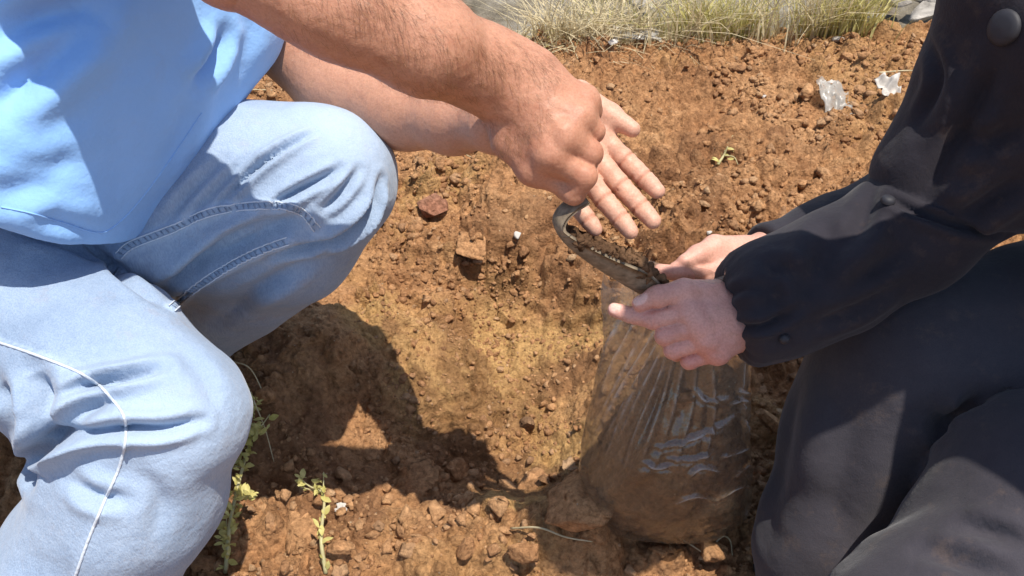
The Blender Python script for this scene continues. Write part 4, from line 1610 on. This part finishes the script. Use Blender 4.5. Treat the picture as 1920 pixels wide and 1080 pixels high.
NT, NA = 300, 380
T, A_ = np.meshgrid(np.linspace(0, 1, NT), np.linspace(0, 2 * np.pi, NA, endpoint=False), indexing='ij')
bv = bag_pt(T.ravel(), A_.ravel())
ctr = np.stack([np.interp(T.ravel(), SA[:, 0], SA[:, k]) for k in (1, 2, 3)], 1)
nrm = bv - ctr; nrm /= np.maximum(np.linalg.norm(nrm, axis=1), 1e-9)[:, None]
# stretched wrinkles running from the grip down to the left, crumples on the right
th = math.radians(24)
un = (bv[:, 0] * math.cos(th) - bv[:, 2] * math.sin(th))
al = (bv[:, 0] * math.sin(th) + bv[:, 2] * math.cos(th))
wr = vnoise(np.stack([un, al * 0.05, bv[:, 1]], 1), 0.016, 401)
wr2 = vnoise(np.stack([un, al * 0.07, bv[:, 1]], 1), 0.009, 402)
cr = np.abs(vnoise(bv, 0.035, 403)) + 0.5 * np.abs(vnoise(bv, 0.016, 404))
right = sstep(0.22, 0.31, bv[:, 0]) * (T.ravel() < 0.72)
tt = T.ravel()
disp = (0.0022 * wr + 0.0005 * wr2) * (0.5 + tt) + right * (0.0015 * cr - 0.0005) + 0.007 * vnoise(bv, 0.085, 405) + 0.003 * vnoise(bv, 0.04, 407)
ridg = (1 - np.abs(vnoise(np.stack([un, al * 0.03, bv[:, 1] * 0.5], 1), 0.020, 411))) ** 6 + 0.7 * (1 - np.abs(vnoise(np.stack([un, al * 0.05, bv[:, 1]], 1), 0.012, 412))) ** 6
disp += 0.0008 * ridg * sstep(0.12, 0.35, tt)
th2 = math.radians(66)
un2 = (bv[:, 0] * math.cos(th2) - bv[:, 2] * math.sin(th2)); al2 = (bv[:, 0] * math.sin(th2) + bv[:, 2] * math.cos(th2))
disp += 0.0006 * right * (1 - np.abs(vnoise(np.stack([un2, al2 * 0.25, bv[:, 1] * 0.3], 1), 0.016, 413))) ** 5
disp *= sstep(0.0, 0.06, tt)
bv = bv + nrm * disp[:, None]
# separate creases: taut ones fanning down from the grip, crumpled ones on the slumped right side
jq = np.arange(NT * NA).reshape(NT, NA)
fq = np.stack([jq[:-1].ravel(), np.roll(jq, -1, 1)[:-1].ravel(), np.roll(jq, -1, 1)[1:].ravel(), jq[1:].ravel()], 1)
btree = bvh(bv, fq)
taut = [[(1200, 640), (1160, 720), (1108, 815)], [(1218, 645), (1170, 730), (1112, 838)], [(1232, 650), (1190, 725), (1130, 835)], [(1242, 660), (1205, 735), (1150, 850)],
        [(1250, 668), (1222, 750), (1172, 868)], [(1262, 676), (1240, 760), (1200, 880)], [(1225, 640), (1150, 760), (1104, 850)], [(1276, 690), (1262, 770), (1228, 880)],
        [(1190, 600), (1150, 690), (1118, 770)], [(1300, 700), (1292, 780), (1262, 890)], [(1170, 590), (1140, 660), (1120, 720)], [(1330, 700), (1335, 780), (1318, 880)],
        [(1210, 700), (1165, 790), (1130, 880)], [(1246, 700), (1200, 800), (1168, 890)]]
crump = [[(1226, 850), (1262, 846), (1300, 832), (1352, 808), (1398, 770)], [(1250, 872), (1300, 872), (1338, 856)],
         [(1374, 744), (1404, 750)], [(1366, 770), (1392, 762), (1410, 770)], [(1384, 788), (1398, 812), (1404, 838)], [(1352, 868), (1396, 852), (1416, 836)],
         [(1372, 906), (1396, 884), (1416, 876)], [(1344, 948), (1376, 926), (1404, 920)], [(1206, 878), (1228, 888), (1256, 884)], [(1300, 742), (1322, 764), (1372, 758)],
         [(1290, 905), (1312, 888), (1352, 896)], [(1392, 690), (1388, 740), (1396, 800)], [(1250, 960), (1300, 940), (1340, 950)]]
crease_glint_a = np.zeros(len(bv))
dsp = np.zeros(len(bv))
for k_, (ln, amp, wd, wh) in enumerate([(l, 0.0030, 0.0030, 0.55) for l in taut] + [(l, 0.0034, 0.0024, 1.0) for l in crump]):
    c_, _ = on_surface(btree, ln, 8)
    if len(c_) < 2:
        continue
    d_, t_ = line_dist(bv, c_)
    env = np.sin(np.pi * np.clip(t_, 0.03, 0.97)) ** 0.5
    dsp += env * amp * (np.exp(-(d_ / wd) ** 2) - 0.5 * np.exp(-((d_ - 2.2 * wd) / wd) ** 2))
    crease_glint_a = np.maximum(crease_glint_a, wh * env * np.exp(-(d_ / (wd * 0.62)) ** 2) * (0.55 + 0.45 * vnoise(bv, 0.012, 430 + k_)))  # white streaks painted along the creases as glints
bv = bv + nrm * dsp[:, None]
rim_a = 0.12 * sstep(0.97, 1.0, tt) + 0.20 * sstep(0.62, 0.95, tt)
bv = bv + (nrm * (0.012 * vnoise(np.stack([np.cos(A_.ravel()), np.sin(A_.ravel())], 1), 0.35, 19) * sstep(0.75, 1.0, tt))[:, None])
bv[:, 2] += 0.022 * vnoise(np.stack([A_.ravel(), A_.ravel() * 0], 1), 0.7, 9) * sstep(0.85, 1.0, tt) + 0.018 * sstep(0.85, 1, tt) * sstep(-0.2, 0.9, np.cos(A_.ravel() - 0.7)) - 0.008 * sstep(0.8, 1, tt) * (np.cos(A_.ravel()) < -0.5) - 0.040 * sstep(0.80, 1, tt) * sstep(0.1, 0.8, np.sin(A_.ravel()))
gzb = ground_h(bv[:, :2], False)
bv[:, 2] = np.maximum(bv[:, 2] + 0.012, gzb + 0.012)
jj = np.arange(NT * NA).reshape(NT, NA)
bq = np.stack([jj[:-1].ravel(), np.roll(jj, -1, 1)[:-1].ravel(), np.roll(jj, -1, 1)[1:].ravel(), jj[1:].ravel()], 1)
mesh_obj("film", bv, bq, M_FILM, bag, attrs={"crease_glint": np.clip(crease_glint_a + rim_a, 0, 1)})
# the soil inside follows the film up to a slanting fill line
film_q = (NT, NA)
NT, NA = 150, 200
T, A_ = np.meshgrid(np.linspace(0, 1, NT), np.linspace(0, 2 * np.pi, NA, endpoint=False), indexing='ij')
fill_top = 0.30 + 0.44 * sstep(-1.0, 0.1, np.cos(A_.ravel()))
T2 = T.ravel() * fill_top
sv = bag_pt(T2, A_.ravel(), 0.0065)
ctr2 = np.stack([np.interp(T2, SA[:, 0], SA[:, k]) for k in (1, 2, 3)], 1)
n2 = sv - ctr2; n2 /= np.maximum(np.linalg.norm(n2, axis=1), 1e-9)[:, None]
f1, f2, idv = worley(np.stack([sv[:, 0] + sv[:, 1], sv[:, 2]], 1), 0.016, 77)
sv = sv + n2 * (0.006 * fbm(sv, 0.03, 4, 500) + 0.009 * (0.6 - f1) - 0.006)[:, None]
lev = T2 / fill_top
sv[:, 2] += 0.012 * vnoise(sv, 0.05, 510) * sstep(0.8, 1, lev)
sv[:, 2] = np.maximum(sv[:, 2] + 0.014, ground_h(sv[:, :2], False) + 0.016)
topc = sv.reshape(NT, NA, 3)[-1].mean(0) + np.array([0, 0, 0.02])
rings = []
ring = sv.reshape(NT, NA, 3)[-1]
for k in range(1, 12):
    f = k / 12
    rr = ring * (1 - f) + topc * f
    rr[:, 2] += 0.010 * fbm(rr, 0.03, 3, 520) * min(1, 3 * f)
    rings.append(rr)
sv = np.concatenate([sv] + rings)
NT2 = NT + 11
jj = np.arange(NT2 * NA).reshape(NT2, NA)
sq = np.stack([jj[:-1].ravel(), np.roll(jj, -1, 1)[:-1].ravel(), np.roll(jj, -1, 1)[1:].ravel(), jj[1:].ravel()], 1)
o = mesh_obj("bagged_soil", sv, sq, M_DARKSOIL)
tag(o, "brown soil sample filling the clear plastic bag", "soil")
# ------------------------------------------------------------------ plants and litter
def leaf_mat(name, c1, c2):
    m, nt, b = new_mat(name)
    oi = N(nt, "ShaderNodeObjectInfo")
    col = ramp(nt, noise_fac(nt, pos(nt), 55, 3, 0.6), [(0.3, c1), (0.7, c2)])
    nt.links.new(col, b.inputs["Base Color"])
    b.inputs["Roughness"].default_value = 0.6
    tl = N(nt, "ShaderNodeBsdfTranslucent")
    nt.links.new(col, tl.inputs[0])
    mx = nt.nodes.new("ShaderNodeMixShader"); mx.inputs[0].default_value = 0.3
    nt.links.new(b.outputs[0], mx.inputs[1]); nt.links.new(tl.outputs[0], mx.inputs[2])
    nt.links.new(mx.outputs[0], nt.nodes["Material Output"].inputs[0])
    return m


M_LEAF = leaf_mat("weed_leaf", (0.42, 0.37, 0.09), (0.66, 0.58, 0.22))
M_STEM = leaf_mat("weed_stem", (0.48, 0.42, 0.20), (0.62, 0.56, 0.30))
M_GRASS = leaf_mat("bank_grass", (0.40, 0.36, 0.10), (0.66, 0.57, 0.24))
M_STRAW = leaf_mat("dry_straw", (0.50, 0.40, 0.22), (0.68, 0.58, 0.37))
M_WHITE = plain("pale_scrap", (0.44, 0.40, 0.35), 0.6, 0, 0.4, 90, 0.2, 0.0006)
M_STONE = plain("grey_stone", (0.30, 0.27, 0.23), 0.9, 0, 0.2, 25, 0.45, 0.006)


def leaf(base, d, n, L, W):
    d = d / np.linalg.norm(d)
    n = n - d * (n @ d); n /= np.linalg.norm(n)
    s = np.cross(d, n)
    V = [base]
    for u, w, z in ((0.25, 0.7, 0.02), (0.55, 1.0, 0.10), (0.82, 0.6, 0.06)):
        for sg in (-1, 0, 1):
            V.append(base + d * L * u + s * W * 0.5 * w * sg + n * (L * z - (0.12 * W if sg == 0 else 0)))
    V.append(base + d * L + n * -0.05 * L)
    F = [(0, 2, 1), (0, 3, 2)]
    for r in (0, 1):
        a = 1 + 3 * r
        F += [(a, a + 1, a + 4, a + 3), (a + 1, a + 2, a + 5, a + 4)]
    F += [(7, 8, 10), (8, 9, 10)]
    return V, F


def weed(px_line, n_leaf, L, label, seed, lift=0.03, branch=True):
    rs = np.random.default_rng(seed)
    g = [ground_at(x, y)[0] for x, y in px_line]
    base = g[0]
    root = empty("weed", tuple(base), label, "plant", "weeds at the near edge of the pit")
    line = np.array([p + np.array([0, 0, 0.004 + lift * min(1.0, i / 1.5)]) for i, p in enumerate(g)])
    c = catmull(line, 8)
    mb = MB()
    mb.add(*tube(c, np.linspace(0.0032, 0.0014, len(c)), 6))
    tips = []
    for k in range(9 if branch else 3):
        i = rs.integers(3, len(c) - 1)
        d = rs.normal(size=3); d[2] = abs(d[2]) * 0.5 + 0.15; d /= np.linalg.norm(d)
        e = c[i] + d * rs.uniform(0.02, 0.05)
        br = catmull(np.array([c[i], (c[i] + e) / 2 + rs.normal(size=3) * 0.004, e]), 5)
        mb.add(*tube(br, np.linspace(0.0016, 0.0007, len(br)), 5))
        tips.append(br)
    mb.build("stem", M_STEM, root)
    lines = [c] + tips
    for k in range(n_leaf):
        l = lines[rs.integers(0, len(lines))] if rs.random() < 0.7 else c
        i = rs.integers(1, len(l))
        d = rs.normal(size=3); d[2] = abs(d[2]) * 0.6
        n = np.array([0, -0.3, 1.0]) + rs.normal(size=3) * 0.5
        LL = L * rs.uniform(0.5, 1.25)
        V, F = leaf(l[i] + rs.normal(size=3) * 0.003, d, n, LL, LL * rs.uniform(0.3, 0.55))
        mesh_obj("leaf", np.array(V), F, M_LEAF, root)
    return root


weed([(425, 1078), (440, 1000), (462, 920), (480, 850), (476, 790)], 285, 0.0150, "taller yellow-green leafy weed against the near knee", 3, 0.035)
weed([(612, 1078), (605, 1020), (612, 960), (606, 930)], 46, 0.014, "small sparse yellow-green weed right of the flat slab", 4, 0.014, False)
weed([(1345, 312), (1355, 300), (1362, 288)], 9, 0.016, "tiny green seedling alone on the bank right of the open hand", 6, 0.01, False)


def stalk(name, px_line, rad, lift, label, mat, cat="stalk"):
    g = np.array([ground_at(x, y)[0] + np.array([0, 0, l]) for (x, y), l in zip(px_line, lift)])
    c = catmull(g, 8)
    V, F = tube(c, np.linspace(rad, rad * 0.5, len(c)), 6)
    return tag(mesh_obj(name, np.array(V), F, mat), label, cat)


stalk("dry_stalk", [(425, 690), (450, 715), (480, 725), (500, 752)], 0.0014, (0.02, 0.045, 0.04, 0.006), "thin dry stalk arching beside the near knee", M_STRAW)
stalk("dry_stalk", [(488, 790), (505, 830), (515, 870)], 0.0011, (0.05, 0.03, 0.004), "hair-thin dry stalk above the leafy weed", M_STRAW)
stalk("dry_stalk", [(430, 182), (470, 178), (512, 175)], 0.0022, (0.008, 0.010, 0.006), "pale stalk lying between shirt and far elbow", M_STRAW)
stalk("dry_stalk", [(1645, 146), (1695, 143), (1740, 144)], 0.0022, (0.012, 0.014, 0.012), "straw lying on the bank beside the black coat", M_STRAW)
stalk("root", [(958, 998), (1010, 1000), (1060, 1016), (1110, 1020)], 0.0017, (0.010, 0.012, 0.010, 0.004), "thin pale root in front of the largest shaded clod", M_STRAW, "root")
stalk("root", [(1250, 1005), (1290, 1030), (1330, 1050)], 0.0014, (0.006, 0.010, 0.006), "thin root in the shade under the bag", M_STRAW, "root")
stalk("root", [(1325, 1040), (1350, 1018), (1366, 1022), (1372, 1045)], 0.0014, (0.006, 0.014, 0.012, 0.004), "bent rootlet in the shade beside the trouser leg", M_STRAW, "root")
stalk("dry_stalk", [(830, 250), (880, 300), (915, 285)], 0.0016, (0.006, 0.008, 0.006), "short stalk on the far pit wall under the wrist", M_STRAW)


def scrap(name, px, py, w_px, h_px, mat, label, cat, seed, crump=0.35, tilt=0.5):
    g, t = ground_at(px, py)
    w = w_px / FPX * t; h = h_px / FPX * t
    rs = np.random.default_rng(seed)
    n = 16
    U, W_ = np.meshgrid(np.linspace(-0.5, 0.5, n), np.linspace(-0.5, 0.5, n), indexing='ij')
    p2 = np.stack([U.ravel(), W_.ravel()], 1)
    ang = np.arctan2(p2[:, 1], p2[:, 0])
    p2 = p2 * (1 + 0.35 * vnoise(np.stack([np.cos(ang), np.sin(ang)], 1) + seed, 0.6, seed))[:, None]
    z = crump * 0.5 * fbm(p2 + seed, 0.4, 3, seed) * min(w, h)
    x = p2[:, 0] * w; y = p2[:, 1] * h
    V = np.stack([g[0] + x, g[1] + y * math.cos(tilt), g[2] + np.maximum(y * math.sin(tilt), -0.3 * h) + z + 0.3 * h * math.sin(tilt) + 0.006], 1)
    n2 = n * n
    V = np.concatenate([V, V - np.array([0, 0, 0.0012])])
    idx = np.arange(n2).reshape(n, n)
    F = []
    for i in range(n - 1):
        for j in range(n - 1):
            a, b, c, d = idx[i, j], idx[i + 1, j], idx[i + 1, j + 1], idx[i, j + 1]
            F.append((a, b, c, d)); F.append((a + n2, d + n2, c + n2, b + n2))
    rim = list(idx[:, 0]) + list(idx[-1, 1:]) + list(idx[-2::-1, -1]) + list(idx[0, -2:0:-1])
    for a, b in zip(rim, rim[1:] + rim[:1]):
        F.append((b, a, a + n2, b + n2))
    F = [tuple(int(k) for k in f) for f in F]
    return tag(mesh_obj(name, V, F, mat), label, cat)


M_MILK, nt, b = new_mat("milky_plastic")
b.inputs["Base Color"].default_value = (0.42, 0.39, 0.34, 1)
b.inputs["Roughness"].default_value = 0.3
trn = N(nt, "ShaderNodeBsdfTransparent")
mx = nt.nodes.new("ShaderNodeMixShader")
nt.links.new(ramp(nt, noise_fac(nt, pos(nt), 40, 4), [(0.35, (0.25,) * 3), (0.65, (0.75,) * 3)]), mx.inputs[0])
nt.links.new(trn.outputs[0], mx.inputs[1]); nt.links.new(b.outputs[0], mx.inputs[2])
nt.links.new(mx.outputs[0], nt.nodes["Material Output"].inputs[0])
scrap("plastic_scrap", 1568, 205, 54, 66, M_MILK, "torn milky plastic scrap on the bank left of the black coat", "plastic scrap", 3, 0.6, 0.5)
scrap("plastic_scrap", 1552, 170, 26, 22, M_WHITE, "white rag end at the top of the milky plastic scrap", "plastic scrap", 5, 0.5, 0.5)
scrap("plastic_scrap", 1664, 170, 36, 34, M_WHITE, "small white scrap right beside the black coat's edge", "plastic scrap", 7, 0.6, 0.5)
scrap("plastic_scrap", 1188, 72, 90, 30, M_MILK, "grey crumpled plastic scrap at the foot of the dry grass", "plastic scrap", 9, 0.6, 0.35)
scrap("plastic_scrap", 640, 958, 20, 18, M_WHITE, "pale paper-like scrap near the small weed", "plastic scrap", 11, 0.6, 0.4)


def pebble(px, py, w_px, mat, label, seed, sq=0.7):
    g, t = ground_at(px, py)
    s = w_px / FPX * t * 0.5
    v, f = clod_shape(3, seed, 0.2)
    v = v * s * np.array([1, 1, sq]) + g + np.array([0, 0, s * sq * 0.55])
    return tag(mesh_obj("stone", v, f, mat), label, "stone")


pebble(972, 443, 20, M_WHITE, "tiny cream stone on the pit wall left of the trowel", 61)
pebble(1573, 78, 24, M_WHITE, "pale stone on the top edge of the bank", 63)
pebble(1432, 185, 16, M_WHITE, "pale pebble in the middle of the bank", 65)
pebble(1328, 442, 14, M_WHITE, "pale pebble just behind the far hand", 67)
pebble(1148, 82, 22, M_WHITE, "white stone by the grey plastic at the grass's foot", 69)

# grey stones beyond the bank
for k, (px, py, w, lab) in enumerate([(1672, 10, 80, "large grey stone beyond the bank at the right end of the grass"),
                                      (1726, 34, 56, "grey stone beyond the bank nearest the coat's edge"),
                                      (1640, 36, 44, "small grey stone beyond the bank half behind grass tips"),
                                      (1742, 2, 60, "grey stone beyond the bank at the top edge beside the coat"),
                                      (1210, 6, 56, "dark grey stone behind the dry straw")]):
    d = ray_dir(px, py)
    t = (-0.36 - CAM[2]) / d[2]
    g = CAM + d * t
    s = w / FPX * t * 0.5
    v, f = clod_shape(3, 700 + k, 0.28)
    v = v * s * np.array([1.2, 1, 0.6]) + g + np.array([0, 0, s * 0.25])
    tag(mesh_obj("field_stone", v, f, M_STONE), lab, "stone", "stones beyond the bank")


# grass on the edge of the bank: uncountable blades
def grass(name, spots, mat, label, seed, h=(0.05, 0.16), lean=0.6, wid=0.0022):
    rs = np.random.default_rng(seed)
    V, F = [], []
    for (x, y, z) in spots:
        H = rs.uniform(*h)
        dr = np.clip(rs.normal(size=2), -1.5, 1.5) * lean
        side = rs.normal(size=2); side /= np.linalg.norm(side)
        w = wid * rs.uniform(0.6, 1.5)
        o = len(V)
        for k in range(4):
            u = k / 3
            c = np.array([x + dr[0] * H * u * u, y + dr[1] * H * u * u, z + H * u * (1 - 0.35 * u * abs(dr).sum() * 0.5)])
            ww = w * (1 - u * 0.85)
            V.append(c - np.array([side[0], side[1], 0]) * ww); V.append(c + np.array([side[0], side[1], 0]) * ww)
        for k in range(3):
            a = o + 2 * k
            F.append((a, a + 1, a + 3, a + 2))
    o = mesh_obj(name, np.array(V), np.array(F), mat)
    return tag(o, label, "grass", kind="stuff")


def tufts(n, x0, x1, y0, y1, seed, clump=0.05):
    rs = np.random.default_rng(seed)
    cx = rs.uniform(x0, x1, max(3, n // 75)); cy = rs.uniform(y0, y1, len(cx))
    i = rs.integers(0, len(cx), n)
    x = cx[i] + rs.normal(size=n) * clump; y = cy[i] + rs.normal(size=n) * clump * 0.6
    z = ground_h(np.stack([x, y], 1)) - 0.01
    return np.stack([x, y, z], 1)


grass("bank_grass", tufts(1000, 0.20, 0.84, 1.96, 2.08, 1, 0.03), M_GRASS, "yellow-green grass growing along the top edge of the bank", 1, (0.08, 0.20), 0.45, 0.0024)
grass("bank_grass", tufts(600, 0.08, 0.36, 1.93, 2.04, 2), M_STRAW, "dry pale straw at the left end of the grass", 2, (0.06, 0.22), 0.8, 0.0022)
grass("bank_grass", tufts(420, 0.28, 0.84, 1.96, 2.08, 5), M_STRAW, "dry stems standing among the green grass", 7, (0.10, 0.26), 0.5, 0.0020)
grass("bank_grass", tufts(220, -0.03, 0.14, 1.90, 1.98, 3, 0.03), M_GRASS, "low green growth on the bank above the forearm", 3, (0.015, 0.04), 0.8, 0.002)
grass("dry_litter", tufts(520, -0.02, 0.40, 1.90, 2.0, 4, 0.05), M_STRAW, "matted dry litter lying on the bank above the forearm", 4, (0.02, 0.06), 1.6, 0.0022)
grass("bank_grass", tufts(260, -0.3, 1.3, 2.5, 3.4, 6, 0.09), M_GRASS, "scattered grass on the stony ground beyond the bank", 6, (0.05, 0.14), 0.6, 0.003)

# ------------------------------------------------------------------ hair on the forearm
rs = np.random.default_rng(31)
bmv, bmq = part_fist[0], part_fist[1]
nn = vnormals(bmv, bmq)
axis = n_arm[4] - n_arm[1]; axis /= np.linalg.norm(axis)
al = (bmv - n_arm[1]) @ axis
cand = np.where((al > -0.05) & (al < 0.20) & (nn @ c_fwd < 0.45))[0]
cand = cand[rs.random(len(cand)) < np.clip(0.35 + 0.65 * vnoise(bmv[cand], 0.03, 5), 0.1, 1)]
pick = rs.choice(cand, 2600, replace=False)
V, F = [], []
down = -c_up * 0.6 + axis * 0.7
for i in pick:
    p0, n0 = bmv[i], nn[i]
    d = down + rs.normal(size=3) * 0.35
    d -= n0 * (d @ n0); d /= np.linalg.norm(d)
    L = rs.uniform(0.006, 0.015)
    s = np.cross(d, n0) * 0.00011
    a = p0 - n0 * 0.0004; m_ = p0 + d * L * 0.5 + n0 * L * 0.20; e = p0 + d * L + n0 * L * 0.22
    o = len(V)
    V += [a - s, a + s, m_ + s, m_ - s, e]
    F += [(o, o + 1, o + 2, o + 3), (o + 3, o + 2, o + 4)]
M_ARMHAIR = plain("arm_hair", (0.24, 0.11, 0.05), 0.5, 0, 0.4, 60, 0.4)
h_ = mesh_obj("arm_hair", np.array(V), F, M_ARMHAIR, man)
h_["kind"] = "stuff"
